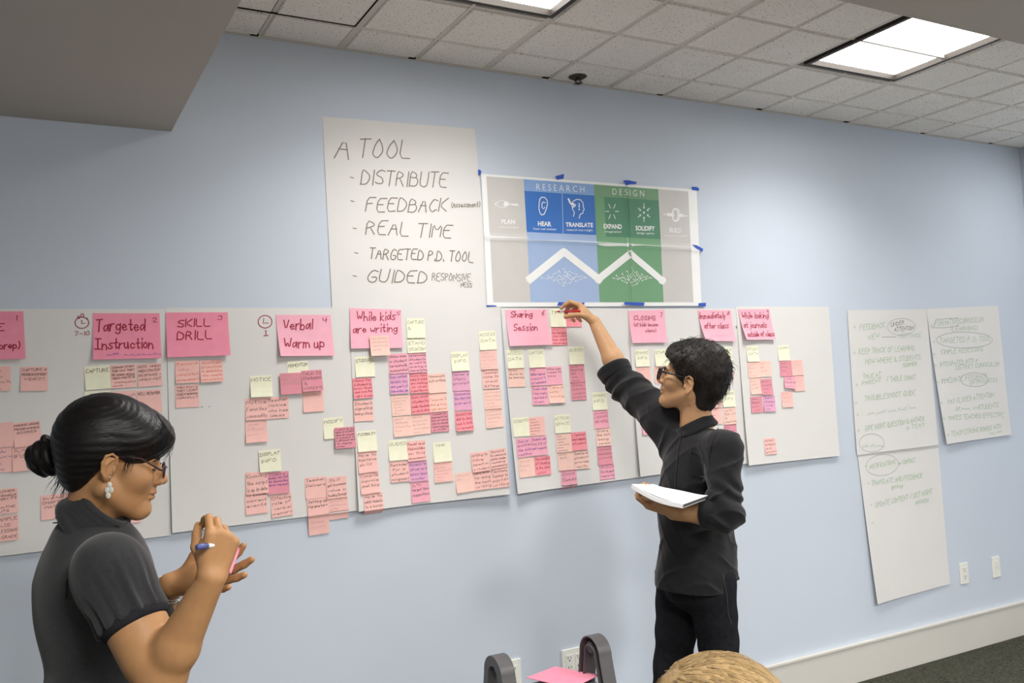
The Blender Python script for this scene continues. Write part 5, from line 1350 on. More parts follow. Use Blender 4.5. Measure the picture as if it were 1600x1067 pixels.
# gathers fan from the cuff, soft folds at the waist and side
ga = np.cross(Sn, CF); ga = nrm(ga); gb = np.cross(Sn, ga)
def gathers(p):
    q = p-RS.astype(F32); t = q@Sn.astype(F32); a = np.arctan2(q@ga.astype(F32), q@gb.astype(F32))
    w = np.clip((t+.02)/.12, 0, 1)*np.exp(-np.maximum(np.sqrt((q*q).sum(-1))-.15, 0)*60)
    return (0.0046*w*w*np.sin(a*13+1.0)+.0018*w*np.sin(a*23)).astype(F32)
sl_.disp(gathers); sl_.plane(sleeveR_end, Sn)
wv2 = wav(34, 8)
def waist(p):
    q = C.local(p); w = np.clip((-q[..., 2]-.02)/.16, 0, 1)
    return (0.0028*w*np.sin(q[..., 2]*120+q[..., 0]*18+q[..., 1]*12)*np.clip(wv2(p)+.5, 0, 1)).astype(F32)
tp.disp(waist)
topV = tp.mesh(0.0042)
shirt_w = fast_mesh('top', [topV+(0,)], [M_char], woman)
for sv in (sl_, s2_):
    o = fast_mesh('sleeve', [sv.mesh(.0034)+(0,)], [M_char], None); parent(o, shirt_w)
cf = SDF(); ea = ga; eb = gb
cf.torus(sleeveR_end-Sn*.002, np.stack([ea, eb, Sn]), .0585, .0085, .004); cf.torus(sleeveR_end+Sn*.006, np.stack([ea, eb, Sn]), .0575, .0080, .008)
cuffV = cf.mesh(0.0025); o = fast_mesh('sleeve_band', [cuffV+(0,)], [M_char2], None); parent(o, shirt_w)
# collar: stacked soft folds leaning with the neck
cl_ = SDF(); n0, n1_ = P(137, 823, WD), P(163, 790, WD); cn = nrm(n1_-n0); cx_ = nrm(np.cross(CF, cn)); cx_ = nrm(Wf-cn*(Wf@cn)); cy_ = np.cross(cn, cx_)
tilt_ = math.radians(12)
for i, (t, R_, r_) in enumerate(((-.08, .068, .015), (.14, .064, .0125), (.36, .0625, .012), (.58, .061, .0115), (.80, .0605, .0105), (1.02, .061, .0085))):
    nn_ = nrm(cn*math.cos(tilt_*(1-t*.2))+cx_*math.sin(.22-.1*t)); xx_ = nrm(cx_-nn_*(cx_@nn_)); yy_ = np.cross(nn_, xx_)
    cl_.torus(n0+(n1_-n0)*t, np.stack([xx_, yy_, nn_]), R_, r_, .0035)
wv3 = wav(60, 3); cl_.disp(lambda p: (0.0016*wv3(p)).astype(F32))
colV = cl_.mesh(0.0028); o = fast_mesh('collar', [colV+(0,)], [M_char], None); parent(o, shirt_w)
bt = MB()
for px, py in ((101, 782), (96, 790), (92, 799), (89, 808)): ball(bt, P(px, py, WD), .0042, M_silver, None, 10, 8)
o = bt.build('collar_buttons', None, smooth=True); parent(o, shirt_w)
sm_ = MB()                                # raised seams: shoulder to back yoke and armhole
def on_shirt(px, py, V_=topV[0]):
    d = ray(px, py); q = V_-CPOS; t = (q@d)/(d@d); dist = np.linalg.norm(q-t[:, None]*d, axis=1); near = dist < .006
    return CPOS+d*(t[near].min() if near.any() else WD)-d*.0006
for L in ([(83, 817), (110, 815), (140, 815), (165, 817), (187, 823)], [(163, 843), (145, 852), (125, 868), (112, 886), (105, 910), (104, 935)]):
    pts = []
    for a, b2 in zip(L[:-1], L[1:]): pts += [on_shirt(a[0]+(b2[0]-a[0])*i/5, a[1]+(b2[1]-a[1])*i/5) for i in range(5)]
    sm_.tube(pts+[on_shirt(*L[-1])], .0014, M_char2, 6)
o = sm_.build('seams', None, smooth=True); parent(o, shirt_w)
# trousers and shoes (below the frame)
tr = SDF(); tr.el(C(-.025, 0, -.40), (.112, .165, .11), C.ax(), .04)
for g in (1, -1):
    h_, k_, a_ = feet_w[g]; tr.rc(h_, k_, .092, .066, .04); tr.rc(k_, a_+np.array([0, 0, -.03]), .066, .056, .03)
tr.plane(np.array([0, 0, .045]), (0, 0, -1)); o = fast_mesh('trousers', [tr.mesh(.009)+(0,)], [M_jean], woman)
for g in (1, -1):
    sh = SDF(); a_ = feet_w[g][2]; g0 = a_.copy(); g0[2] = .036
    sh.rc(g0-C.f*.02, g0+C.f*.12+np.array([0, 0, -.008]), .040, .034, .02); sh.rc(g0+np.array([0, 0, .03]), g0, .042, .040, .02); sh.plane(np.array([0, 0, .002]), (0, 0, -1))
    fast_mesh('shoe', [sh.mesh(.006)+(0,)], [M_shoe], woman)
# bracelet on the far wrist
bc = MB(); bd_ = nrm(LW-LE); ba_ = nrm(np.cross(bd_, CF)); bb_ = np.cross(bd_, ba_); bcn = LW-bd_*.022
for off_ in (0, .010): bc.tube([bcn+bd_*(off_+.006*math.sin(2*math.pi*i/24))+(ba_*math.cos(2*math.pi*i/24)+bb_*math.sin(2*math.pi*i/24))*.0335 for i in range(24)], .0013, M_silver, 6, closed=True)
bc.build('bracelet', woman, smooth=True)
# pen in the right hand, pad in the left
pa, pb = P(307, 855, 1.695), P(338, 851, 1.735); pd = nrm(pb-pa)
pen = empty('pen', pa, "blue-capped pen gripped in the woman's right hand", 'pen')
q = MB(); q.tube([pa, pa+pd*.002, pa+pd*.024, pa+pd*.026], [.0045, .0058, .0058, .0048], M_bluepen, 12); q.build('cap', pen, smooth=True)
q = MB(); q.tube([pa+pd*.026, pa+pd*.085], [.0044, .0044], M_white, 12); q.tube([pa+pd*.085, pa+pd*.100], [.0042, .001], M_darkp, 12); q.build('barrel', pen, smooth=True)
pc = LW+lw_d*.112+lw_n*.034; px_, py_ = nrm(lw_d), nrm(np.cross(lw_n, lw_d))
pad = MB(); pad.obox(pc+px_*.012, (px_, py_, lw_n), (.038, .038, .004), M_note['B']); tag(pad.build('sticky_pad', bevel=.0008), "pink sticky pad held in the woman's left hand", 'sticky pad')

# ================================================================== MAN, at the wall (faces left, right arm raised to write)
MD = 3.3
Mf = nrm(-CR*math.cos(math.radians(20))+CF*math.sin(math.radians(20)))
Mh = nrm(Mf*math.cos(math.radians(12))+CU*math.sin(math.radians(12)))
HM = Frame(P(1080, 592, MD), Mh, CU, 1.0)
TM = Frame(P(1088, 760, MD), nrm(-CR*.80+CF*.60), (0, 0, 1), 1.0)
fl = P(1090, 900, MD)
man = empty('person', (fl[0], fl[1], 0), 'man in black shirt and dark jeans writing on the wall, notebook in left hand', 'person')
C = TM
neck_m = P(1089, 682, MD)
sk = SDF(); head_sdf(sk, HM, neck_m, (.054, .060), .98, ear_f=-.008, ear_u=-.020)
sk.el(HM(.058, 0, -.085), np.array((.008, .010, .012)), HM.ax(), .012)
headM = sk.mesh(0.0027)
S_R, E_R, W_R = P(1038, 655, 3.42), P(978, 602, 3.60), P(929, 503, 3.715)
S_L, E_L, W_L = P(1130, 703, 3.15), P(1132, 802, 3.05), P(1053, 801, 3.11)
ar = SDF(); ar.rc(S_R, E_R, .048, .042, .02); ar.rc(E_R, E_R+(W_R-E_R)*.4, .041, .040, .02); ar.rc(E_R+(W_R-E_R)*.4, W_R, .040, .0245, .02)
d_ = nrm(-CR*.62+CU*.70+CF*.42); n_ = nrm(-CR*.66-CU*.62+CF*.10)
tipsM = hand_sdf(ar, W_R+d_*.002, d_, n_, 1, [(26, 46, 18), (44, 60, 30), (60, 70, 36), (68, 74, 38)], spread=(3, 0, -3, -6), thumb=[(.62, .45, .62), (.62, .78, .10), (.55, .82, -.12)], size=.98, k=.004)
def px_of(p):
    d = np.array(p)-CPOS; z_ = d@CF; return 800+FPX*(d@CR)/z_, 533.5-FPX*(d@CU)/z_, z_
armRm = ar.mesh(0.0025)
al = SDF(); al.rc(S_L, E_L, .048, .042, .02); al.rc(E_L, E_L+(W_L-E_L)*.4, .041, .038, .02); al.rc(E_L+(W_L-E_L)*.4, W_L, .038, .026, .02)
dl = nrm(-CR*.86+CU*.30+CF*.26); nl = nrm(CU*.86+CR*.30-CF*.10)
hand_sdf(al, W_L+dl*.002, dl, nl, -1, [(20, 58, 40), (22, 62, 44), (24, 62, 44), (26, 60, 40)], spread=(5, 1, -4, -9), thumb=[(.62, .35, .66), (.85, .5, .25), (.9, .45, .1)], size=.98, k=.004)
armLm = al.mesh(0.0027)
b = SDF()
b.el(C(0, 0, .01), (.090, .130, .17), C.ax(), .03); b.el(C(-.005, 0, -.14), (.090, .130, .16), C.ax(), .04); b.el(C(-.01, 0, -.30), (.09, .125, .11), C.ax(), .04)
b.rc(neck_m, C(-.01, 0, .16), .058, .08, .03)
for S_ in (S_R, S_L): b.rc(C(-.005, 0, .15), S_, .06, .048, .03)
legs = {}
for key, hp, kp, dep in (('near', (1111, 905), (1127, 1045), 3.23), ('far', (1062, 905), (1051, 1055), 3.38)):
    hip = P(*hp, dep); kn_ = P(*kp, dep); an = kn_+(kn_-hip)*1.05+np.array([0, 0, 0]); an[2] = .085; legs[key] = (hip, kn_, an)
    b.rc(hip, kn_, .056, .050, .03); b.rc(kn_, an, .050, .034, .02); b.rc(an+np.array([0, 0, -.04]), an+C.f*.13+np.array([0, 0, -.055]), .03, .022, .02)
trunkM = b.mesh(0.008)
fast_mesh('body', [headM+(0,), armRm+(0,), armLm+(0,), trunkM+(0,)], [M_skin_m], man)
lp = MB()
for c, r in (((.0943, 0, -.0575), (.0094, .0205, .0058)), ((.0923, 0, -.0690), (.0094, .0180, .0064))): ball(lp, HM(*c), np.array(r), M_lip, HM.ax())
lp.build('lips', man, smooth=True)
for g in (1, -1):
    ey = MB(); ball(ey, HM(.0830, .032*g, -.002), np.array((.0105, .0115, .0050)), M_eye, HM.ax()); ey.tube([HM(.088, .018*g, .001), HM(.0925, .032*g, .004), HM(.085, .046*g, .0)], .0012, M_dark_hair, 5); ey.build('eye', man, smooth=True)
    br = MB(); br.tube([HM(.097, .013*g, .018), HM(.097, .030*g, .023), HM(.084, .050*g, .018)], [.0026, .0034, .0016], M_dark_hair, 5); br.build('eyebrow', man, smooth=True)
# hair: thick and tousled
hs = SDF(); A = HM.ax()
hs.el(HM(-.020, 0, .052), (.116, .096, .098), A, .02); hs.el(HM(.042, 0, .070), (.066, .084, .052), A, .03); hs.el(HM(-.060, 0, -.035), (.052, .066, .085), A, .03)
hs.el(HM(-.075, 0, .02), (.060, .078, .080), A, .03)
def hair_cut_m(p):
    q = HM.local(p); f_, l_, u_ = q[..., 0], np.abs(q[..., 1]), q[..., 2]
    ul = np.interp(f_, [-.13, -.075, -.045, -.028, -.014, -.002, .018, .034, .052, .070, .088, .11], [-.105, -.120, -.110, -.060, -.018, .000, -.030, -.020, .022, .048, .060, .066]).astype(F32)
    inner = np.where(l_ < .045, np.interp(f_, [-.05, .0, .05, .09], [-.12, .0, .055, .066]), -1).astype(F32)
    return (u_-np.maximum(ul, np.where(f_ > .0, inner, -1)))*F32(.8)
hs.fn(hair_cut_m, 's', .006)
w1, w2_, w3 = wav(60, 31), wav(150, 32), wav(420, 33)
hs.disp(lambda p: (0.0065*w1(p)+0.0030*w2_(p)+0.0010*w3(p)).astype(F32))
hm_mesh = hs.mesh(0.0030)
hm = fast_mesh('hair', [hm_mesh+(0,)], [M_dark_hair], man)
HV = hm_mesh[0]; rr = random.Random(5)
def tufts(V_, H, n, L, seed, m, r0, sweep, lower=-.02, fmax=.2):
    r = random.Random(seed); out = []
    loc = H.local(V_.astype(F32)); idxs = [i for i in range(len(V_)) if loc[i, 2] > lower and loc[i, 0] < fmax]
    for _ in range(n):
        i = r.choice(idxs); p = V_[i]; nr = nrm(p-H(-.015, 0, .03)); t = np.array(sweep(loc[i], r)); t = H.f*t[0]+H.l*t[1]+H.u*t[2]
        t = nrm(t-nr*(t@nr)*.9); ln = L*r.uniform(.5, 1.3); j = np.array([r.uniform(-.5, .5) for _ in range(3)])
        out.append([p-nr*.002, p+t*ln*.35+nr*ln*.16, p+t*ln*.7+nr*ln*.20+j*ln*.15, p+t*ln+nr*ln*r.uniform(-.02, .22)+j*ln*.35])
    return out
tf = MB()
strands(tf, tufts(HV, HM, 900, .030, 3, M_dark_hair, .001, lambda q, r: (r.uniform(-1.0, .6), r.uniform(-.5, .5), -.9 if q[2] < .06 else r.uniform(-.5, .2)), lower=-.11, fmax=.09), .0011, M_dark_hair, 3)
o = tf.build('hair_tufts', None, smooth=True); parent(o, hm)
glasses(HM, man, M_glass_b, .0034, .026, .020, .114, -.004, temple_end=(-.005, .083, .006))
# shirt
sh = SDF()
sh.el(C(0, 0, .0), (.120, .165, .195), C.ax(), .03); sh.el(C(-.002, 0, -.15), (.124, .168, .22), C.ax(), .05); sh.el(C(-.008, 0, -.29), (.132, .180, .13), C.ax(), .05)
sh.el(C(-.006, 0, -.36), (.140, .202, .13), C.ax(), .04)
sh.rc(P(1092, 690, MD), C(-.015, 0, .10), .056, .09, .05)
for S_ in (S_R, S_L): sh.rc(C(-.012, 0, .115), S_, .080, .062, .05)
sh.rc(C(.03, -.06, .05), S_R, .085, .075, .05)
CR_end = P(957, 573, 3.632); cd = nrm(W_R-E_R)
sh.rc(S_R, E_R, .076, .066, .03); sh.rc(E_R, CR_end, .064, .054, .02)
sh.rc(S_L, E_L, .064, .055, .035)
CL_end = E_L+(W_L-E_L)*.46; cdl = nrm(W_L-E_L)
sh.rc(E_L, CL_end, .055, .050, .03)
f1, f2, f3 = wav(36, 41), wav(75, 42), wav(22, 43)
def folds(p):
    q = C.local(p)
    dR = np.sqrt((((p-E_R.astype(F32)))**2).sum(-1)); dL = np.sqrt((((p-E_L.astype(F32)))**2).sum(-1))
    tR = (p-E_R.astype(F32))@cd.astype(F32); ax_l = (p-E_L.astype(F32))@nrm(E_L-S_L).astype(F32)
    a = 0.0075*np.exp(-(dR/.15)**2)*np.sin(tR*85+3.5*f1(p)) + 0.0075*np.exp(-(dL/.12)**2)*np.sin((ax_l*95-tR*0)+3*f1(p)+((p-E_L.astype(F32))@cdl.astype(F32))*60)
    b_ = 0.0055*np.sin(q[..., 2]*26+q[..., 1]*20+q[..., 0]*14+3.0*f3(p))*np.clip(.5-q[..., 2]*2.0, .25, 1)
    ph = q[..., 2]*24+q[..., 0]*22-q[..., 1]*16+1.6*f3(p)+.8*f1(p); ph2 = q[..., 2]*30-q[..., 0]*26+q[..., 1]*8+2.0*f3(p)+2.0
    rg = (1-np.abs(np.sin(ph)))**3*np.clip(.6+f1(p), 0, 1)+.8*(1-np.abs(np.sin(ph2)))**3*np.clip(.4-f1(p), 0, 1)
    return (a+b_+.0012*f2(p)-.0085*rg).astype(F32)
sh.disp(folds)
sh.rc(E_R+(W_R-E_R)*.05, CR_end+cd*.06, .041, .045, .004, 's')
sh.rc(CL_end-cdl*.03, CL_end+cdl*.05, .040, .041, .004, 's')
sh.rc(P(1087, 655, MD), P(1088, 676, MD), .060, .058, .006, 's')
def hem(p):
    q = C.local(p); return (q[..., 2]+F32(.340)+F32(.012)*np.sin(q[..., 1]*14)).astype(F32)
sh.fn(hem, 's', .004)
def sleeve_cut(p):                        # only the far-arm end is trimmed flat
    q = (p-CR_end.astype(F32)); t = q@cd.astype(F32); rad = np.sqrt(np.maximum((q*q).sum(-1)-t*t, 0))
    return np.maximum(-t, rad-F32(.09))
sh.fn(sleeve_cut, 's', .002)
def sleeve_cut_l(p):
    q = (p-CL_end.astype(F32)); t = q@cdl.astype(F32); rad = np.sqrt(np.maximum((q*q).sum(-1)-t*t, 0))
    return np.maximum(np.maximum(-t, rad-F32(.06)), t-F32(.06))
sh.fn(sleeve_cut_l, 's', .002)
shirtV = sh.mesh(0.0040)
shirt_m = fast_mesh('shirt', [shirtV+(0,)], [M_shirt], man)
# rolled cuffs
def cuff(end, dirn, R_, r_, name, lining=True):
    ea = nrm(np.cross(dirn, CU)); eb = np.cross(dirn, ea); s_ = SDF()
    for k_, (t, R1) in enumerate(((-.044, R_*.99), (-.032, R_*1.02), (-.018, R_*1.05), (-.006, R_*1.08))): s_.torus(end+dirn*t, np.stack([ea, eb, dirn]), R1, r_, .012)
    wq = wav(70, 9); s_.disp(lambda p: (0.0022*wq(p)).astype(F32))
    o_ = fast_mesh(name, [s_.mesh(.0030)+(0,)], [M_shirt], None); parent(o_, shirt_m)
    if lining:
        q_ = MB(); v = []
        for i in range(33):
            a = 2*math.pi*i/32; e = ea*math.cos(a)+eb*math.sin(a); v += [end-dirn*.002+e*(R_*1.09+.002), end+dirn*.0045+e*(R_*1.06)]
        q_.mesh(v, [(2*i, 2*i+1, 2*i+3, 2*i+2) for i in range(32)], M_cuff); l_ = q_.build('cuff_lining', None, smooth=True); parent(l_, o_)
cuff(CR_end, cd, .056, .0085, 'rolled_cuff'); cuff(CL_end, cdl, .047, .0075, 'rolled_cuff', False)
# collar, placket
cl_ = SDF(); cc = P(1087, 668, MD); cn = nrm(P(1083, 640, MD)-P(1090, 690, MD)+C.f*.01); cx_ = nrm(C.f-cn*(C.f@cn)); cy_ = np.cross(cn, cx_)
tn_ = nrm(cn*.95+cx_*.28); tx_ = nrm(cx_-tn_*(cx_@tn_)); ty_ = np.cross(tn_, tx_)
for t, R1, r1 in ((-.016, .073, .008), (-.004, .071, .0065), (.008, .069, .006), (.018, .068, .005)): cl_.torus(cc+tn_*t, np.stack([tx_, ty_, tn_]), R1, r1, .008)
def vcut(p):                              # the collar stands open at the throat
    q = p-cc.astype(F32); a = q@tx_.astype(F32); b_ = np.abs(q@ty_.astype(F32)); return (b_-(a-F32(.045))*F32(.9)).astype(F32)
cl_.fn(vcut, 's', .004)
for g in (1, -1):
    p0 = cc+tx_*.058+ty_*g*.036+tn_*.012; p1 = cc+tx_*.085+ty_*g*.055-tn_*.045; p2 = cc+ty_*g*.078-tn_*.012+tx_*.01
    for a_, b_2 in ((p0, p1), (p1, p2), (p0, p2), ((p0+p1)/2, p2)): cl_.rc(a_, b_2, .0055, .0050, .012)
o = fast_mesh('collar', [cl_.mesh(.0028)+(0,)], [M_shirt], None); parent(o, shirt_m)
def on_mesh(V_, px, py, dflt, off=.0005):
    d = ray(px, py); q = V_-CPOS; t = (q@d)/(d@d); near = np.linalg.norm(q-t[:, None]*d, axis=1) < .007
    return CPOS+d*((t[near].min() if near.any() else dflt))-d*off
def seam(V_, L, m, r, name, par, dflt):
    s_ = MB(); pts = []
    for a, b2 in zip(L[:-1], L[1:]): pts += [on_mesh(V_, a[0]+(b2[0]-a[0])*i/6, a[1]+(b2[1]-a[1])*i/6, dflt) for i in range(6)]
    s_.tube(pts+[on_mesh(V_, *L[-1], dflt)], r, m, 5); o_ = s_.build(name, None, smooth=True); parent(o_, par)
seam(shirtV[0], [(1122, 668), (1112, 690), (1106, 715), (1108, 740)], M_shirt, .0016, 'armhole_seam', shirt_m, 3.1)
seam(shirtV[0], [(1066, 672), (1060, 700), (1056, 740), (1054, 780)], M_shirt, .0022, 'placket', shirt_m, 3.2)
seam(shirtV[0], [(1078, 705), (1098, 712), (1100, 745), (1080, 742), (1078, 705)], M_shirt, .0013, 'chest_pocket', shirt_m, 3.2)
# jeans and shoes
jn = SDF(); jn.el(C(-.008, 0, -.30), (.110, .150, .10), C.ax(), .04); jn.el(C(-.02, 0, -.36), (.116, .150, .09), C.ax(), .04)
for key in ('near', 'far'):
    h_, k_, a_ = legs[key]; jn.rc(h_, k_, .086 if key == 'near' else .088, .068, .035); jn.rc(k_, a_+np.array([0, 0, -.035]), .068, .064, .03)
j1, j2 = wav(30, 51), wav(85, 52)
def jfold(p):
    z_ = p[..., 2]; q = C.local(p)
    w = np.exp(-((z_-F32(.46))/.16)**2)*.9+np.exp(-((z_-F32(.15))/.10)**2)*1.2+.35*np.exp(-((z_-F32(.74))/.08)**2)
    return (0.0042*w*np.sin(z_*62+3.2*j1(p)+q[..., 1]*16)+.0010*j2(p)).astype(F32)
jn.disp(jfold); jn.plane(np.array([0, 0, .035]), (0, 0, -1)); jn.plane(C(0, 0, -.25), (0, 0, 1))
jV = jn.mesh(.0050); jeans = fast_mesh('jeans', [jV+(0,)], [M_jean], man)
seam(jV[0], [(1127, 884), (1131, 905), (1136, 930), (1138, 960), (1143, 975)], M_stitch, .0009, 'side_seam', jeans, 3.1)
for key in ('near', 'far'):
    a_ = legs[key][2]; g0 = a_.copy(); g0[2] = .034; s2 = SDF()
    s2.rc(g0-C.f*.03, g0+C.f*.16+np.array([0, 0, -.006]), .040, .036, .02); s2.rc(g0+np.array([0, 0, .03]), g0, .044, .042, .02); s2.plane(np.array([0, 0, .002]), (0, 0, -1))
    fast_mesh('shoe', [s2.mesh(.006)+(0,)], [M_shoe], man)
# red pen between the fingers: tip on the yellow note, other end over the hand
tx, tz = wl(862, 488); tip = np.array([tx, -0.030, tz]); endp = P(909, 485.5, 3.675)
grip_pt = tipsM[0]*.45+tipsM[4]*.55
if __name__ == '__main__' and False: print('TIPS', [px_of(t) for t in tipsM])
dp = nrm(endp-tip); rp = empty('pen', tip, "red felt pen in the man's raised hand, its tip at a yellow note", 'pen')
Lp = .150
q = MB(); q.tube([tip, tip+dp*.004, tip+dp*.016], [.0006, .0012, .0022], M_darkp, 10); q.tube([tip+dp*.016, tip+dp*.034], [.0036, .0046], M_redpen, 12); q.build('tip', rp, smooth=True)
q = MB(); q.tube([tip+dp*.034, tip+dp*.060], [.0050, .0052], M_white, 12); q.build('grip', rp, smooth=True)
q = MB(); q.tube([tip+dp*.060, tip+dp*(Lp-.004), tip+dp*Lp], [.0056, .0056, .0044], M_redpen, 12); q.build('barrel', rp, smooth=True)
# notebook resting along the left forearm
NA, NB, NC, ND = P(985, 764, 3.05), P(1066, 795, 2.95), P(1105, 783, 3.06), P(1020, 764, 3.18)
nb = empty('notebook', (NA+NC)/2, 'open white notebook with a grey page edge resting on the man\'s forearm', 'notebook')
nu = nrm(np.cross(NB-NA, ND-NA)); nu = nu*np.sign(nu[2])
def nbp(u, v, w):                         # u along A->B, v along A->D, w thickness
    p = (NA*(1-u)+NB*u)*(1-v)+(ND*(1-u)+NC*u)*v
    return p+nu*(w+.004-0.013*math.sin(math.pi*u*.95)+.006*u*u*v)
def slab_nb(name, w0, w1, m_face, m_end, sh=0.0, n=14):
    mbn = MB(); top = [[nbp(i/n, j/6, w1) for i in range(n+1)] for j in range(7)]; bot = [[nbp(i/n, j/6, w0) for i in range(n+1)] for j in range(7)]
    for j in range(6):
        for i in range(n):
            mbn.poly([top[j][i], top[j][i+1], top[j+1][i+1], top[j+1][i]], m_face); mbn.poly([bot[j][i], bot[j+1][i], bot[j+1][i+1], bot[j][i+1]], m_face)
    for i in range(n):
        mbn.poly([bot[0][i], bot[0][i+1], top[0][i+1], top[0][i]], m_face); mbn.poly([bot[6][i+1], bot[6][i], top[6][i], top[6][i+1]], m_face)
    for j in range(6):
        mbn.poly([bot[j][n], bot[j+1][n], top[j+1][n], top[j][n]], m_end); mbn.poly([bot[j+1][0], bot[j][0], top[j][0], top[j+1][0]], m_face)
    return mbn
slab_nb('cover', 0, .0022, M_pagew, M_pagew).build('cover', nb)
slab_nb('pages', .0024, .0135, M_pagew, M_pageg).build('page_block', nb)
pg = MB(); n = 14; V = []
for j in range(7):
    for i in range(n+1): V.append(nbp(.04+.93*i/n, .02+.96*j/6, .0142+.010*math.sin(math.pi*(i/n))**1.5*(.3+.7*j/6)))
pg.mesh(V, [(j*(n+1)+i, j*(n+1)+i+1, (j+1)*(n+1)+i+1, (j+1)*(n+1)+i) for j in range(6) for i in range(n)], M_pagew); pg.build('loose_page', nb, smooth=True)

# ================================================================== SEATED PERSON, only the blond crown in view
BD = 1.42
HB = Frame(P(1131, 1166, BD), nrm(CF*.95+CR*.30-np.array([0, 0, .12])), (0, 0, 1), 1.0)
bl = empty('person', (HB.c[0], HB.c[1], 0), 'seated person with dark blond hair, only the crown showing at the bottom edge', 'person')
fwd_b = nrm(np.array([HB.f[0], HB.f[1], 0])); side_b = np.cross(np.array([0, 0, 1.0]), fwd_b)
hipc = HB.c-fwd_b*.16; hipc = np.array([hipc[0], hipc[1], .47])
sk = SDF(); nb_ = HB(-.035, 0, -.17); head_sdf(sk, HB, nb_, (.05, .055)); hB = sk.mesh(.0045)
t = SDF(); chest = (hipc*.35+nb_*.65); t.rc(nb_, chest, .055, .10, .04)
t.el(chest, (.10, .16, .15), np.stack([fwd_b, side_b, [0, 0, 1]]), .04); t.el(hipc+np.array([0, 0, .03]), (.12, .17, .10), np.stack([fwd_b, side_b, [0, 0, 1]]), .06)
fb = []
for g in (1, -1):
    shd = chest+side_b*g*.17+np.array([0, 0, .09]); elb = shd+side_b*g*.03+np.array([0, 0, -.20])+fwd_b*.05; wr = elb+fwd_b*.20-side_b*g*.10+np.array([0, 0, .02])
    t.rc(shd, elb, .05, .042, .03); t.rc(elb, wr, .042, .028, .02); hand_sdf(t, wr, fwd_b*.9-side_b*g*.3, np.array([0, 0, -1.0]), -g, [(10, 15, 10)]*4, size=.95)
    hp_ = hipc+side_b*g*.09; kn_ = hp_+fwd_b*.40+np.array([0, 0, .0]); an = kn_+np.array([0, 0, -.39])-fwd_b*.02
    t.rc(hp_, kn_, .078, .055, .03); t.rc(kn_, an, .055, .036, .02); t.rc(an+np.array([0, 0, -.03]), an+fwd_b*.12+np.array([0, 0, -.045]), .03, .025, .02); fb.append((hp_, kn_, an, shd, elb))
fast_mesh('body', [hB+(0,), t.mesh(.006)+(0,)], [M_skin_b], bl)
hr = SDF(); A = HB.ax(); hr.el(HB(-.015, 0, .045), (.114, .112, .098), A, .02); hr.el(HB(-.045, 0, -.05), (.065, .080, .11), A, .04)
for g in (1, -1): hr.rc(HB(.0, .07*g, .02), HB(-.01, .075*g, -.15), .03, .022, .03)
def cutb(p):
    q = HB.local(p); return (F32(.04)-q[..., 0]-np.where(q[..., 2] > .06, F32(9), F32(0))+F32(0)) if False else np.where(q[..., 2] > .055, F32(.05), (F32(.045)-q[..., 0])*F32(1.0))
hr.fn(lambda p: cutb(p), 's', .01)
pole = nrm(np.array((-.35, .62, .70))); pa1 = nrm(np.cross(pole, (0, 0, 1.0))); pa2 = np.cross(pole, pa1)
def combb(p):
    q = HB.local(p)-np.array((-.015, 0, .045), F32); a = np.arctan2(q@pa1.astype(F32), q@pa2.astype(F32))
    return (0.0010*np.sin(a*31+1.5*np.sin(a*7))+.0006*np.sin(a*83)).astype(F32)
hr.disp(combb); hrV = hr.mesh(.0030); hb = fast_mesh('hair', [hrV+(0,)], [M_blond], bl)
tf = MB(); rb_ = random.Random(8); pb_ = []
for _ in range(620):                      # strands falling from the parting over the cap
    az = rb_.uniform(-math.pi, math.pi); e0 = rb_.uniform(.15, 1.5); e1 = e0+rb_.uniform(.35, .8); tw = rb_.uniform(-.10, .10); lf = rb_.uniform(.000, .0032); L_ = []
    for q in range(8):
        e = e0+(e1-e0)*q/7; d3 = pole*math.cos(e)+(pa1*math.cos(az+tw*q/7)+pa2*math.sin(az+tw*q/7))*math.sin(e)
        L_.append(HB(-.015+(.114+lf)*d3[0], (.112+lf)*d3[1], .045+(.098+lf)*d3[2]))
    if L_[-1][2] > .93: pb_.append(L_)
strands(tf, pb_, .0005, M_blond, 3)
o = tf.build('loose_strands', None, smooth=True); parent(o, hb)
M_knit = mat('green_grey_knit', rgb(96, 104, 98), .95, .1, noise=(90, .1), bump=(500, .3, .001))
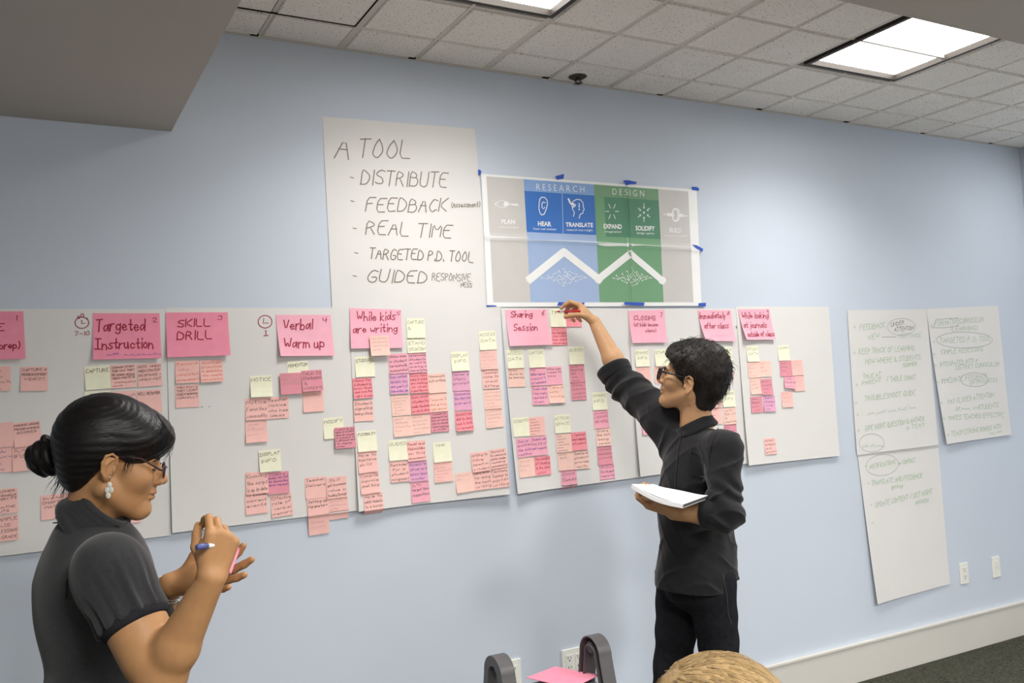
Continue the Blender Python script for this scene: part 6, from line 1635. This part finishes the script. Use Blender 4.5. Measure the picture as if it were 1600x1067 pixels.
t2 = SDF(); t2.el(chest, (.118, .178, .165), np.stack([fwd_b, side_b, [0, 0, 1]]), .04); t2.el(hipc+np.array([0, 0, .06]), (.135, .185, .10), np.stack([fwd_b, side_b, [0, 0, 1]]), .06); t2.rc(chest, nb_-np.array([0, 0, .03]), .11, .066, .04)
for hp_, kn_, an, shd, elb in fb: t2.rc(shd, elb, .062, .054, .03)
fast_mesh('jumper', [t2.mesh(.007)+(0,)], [M_knit], bl)
t3 = SDF(); t3.el(hipc, (.130, .180, .085), np.stack([fwd_b, side_b, [0, 0, 1]]), .05)
for hp_, kn_, an, shd, elb in fb: t3.rc(hp_, kn_, .088, .068, .03); t3.rc(kn_, an, .066, .052, .02)
fast_mesh('trousers', [t3.mesh(.008)+(0,)], [M_jean], bl)
for hp_, kn_, an, shd, elb in fb:
    s2 = SDF(); g0 = an.copy(); g0[2] = .036; s2.rc(g0-fwd_b*.03, g0+fwd_b*.14, .042, .036, .02); s2.rc(g0+np.array([0, 0, .04]), g0, .042, .042, .02); s2.plane(np.array([0, 0, .002]), (0, 0, -1)); fast_mesh('shoe', [s2.mesh(.007)+(0,)], [M_shoe], bl)
ch = empty('chair', (hipc[0], hipc[1], 0), 'grey plastic chair under the blond seated person, below the picture edge', 'chair')
AX = (fwd_b, side_b, np.array([0, 0, 1.0]))
q = MB(); q.obox((hipc[0], hipc[1], .352), AX, (.21, .22, .015), M_stool); q.build('seat', ch, bevel=.01)
q = MB(); bp_ = hipc-fwd_b*.235; q.obox((bp_[0], bp_[1], .60), AX, (.012, .21, .14), M_stool); q.build('backrest', ch, bevel=.01)
for a_ in (-1, 1):
    for c_ in (-1, 1):
        q = MB(); base = hipc+fwd_b*.19*a_+side_b*.19*c_; q.tube([(base[0], base[1], 0.0), (base[0], base[1], .336)], .012, M_stool2, 8); q.build('leg', ch)
    q = MB(); base = hipc-fwd_b*.205+side_b*.15*a_; q.tube([(base[0], base[1], .34), (base[0]-fwd_b[0]*.02, base[1]-fwd_b[1]*.02, .50)], .010, M_stool2, 8); q.build('back_post', ch)
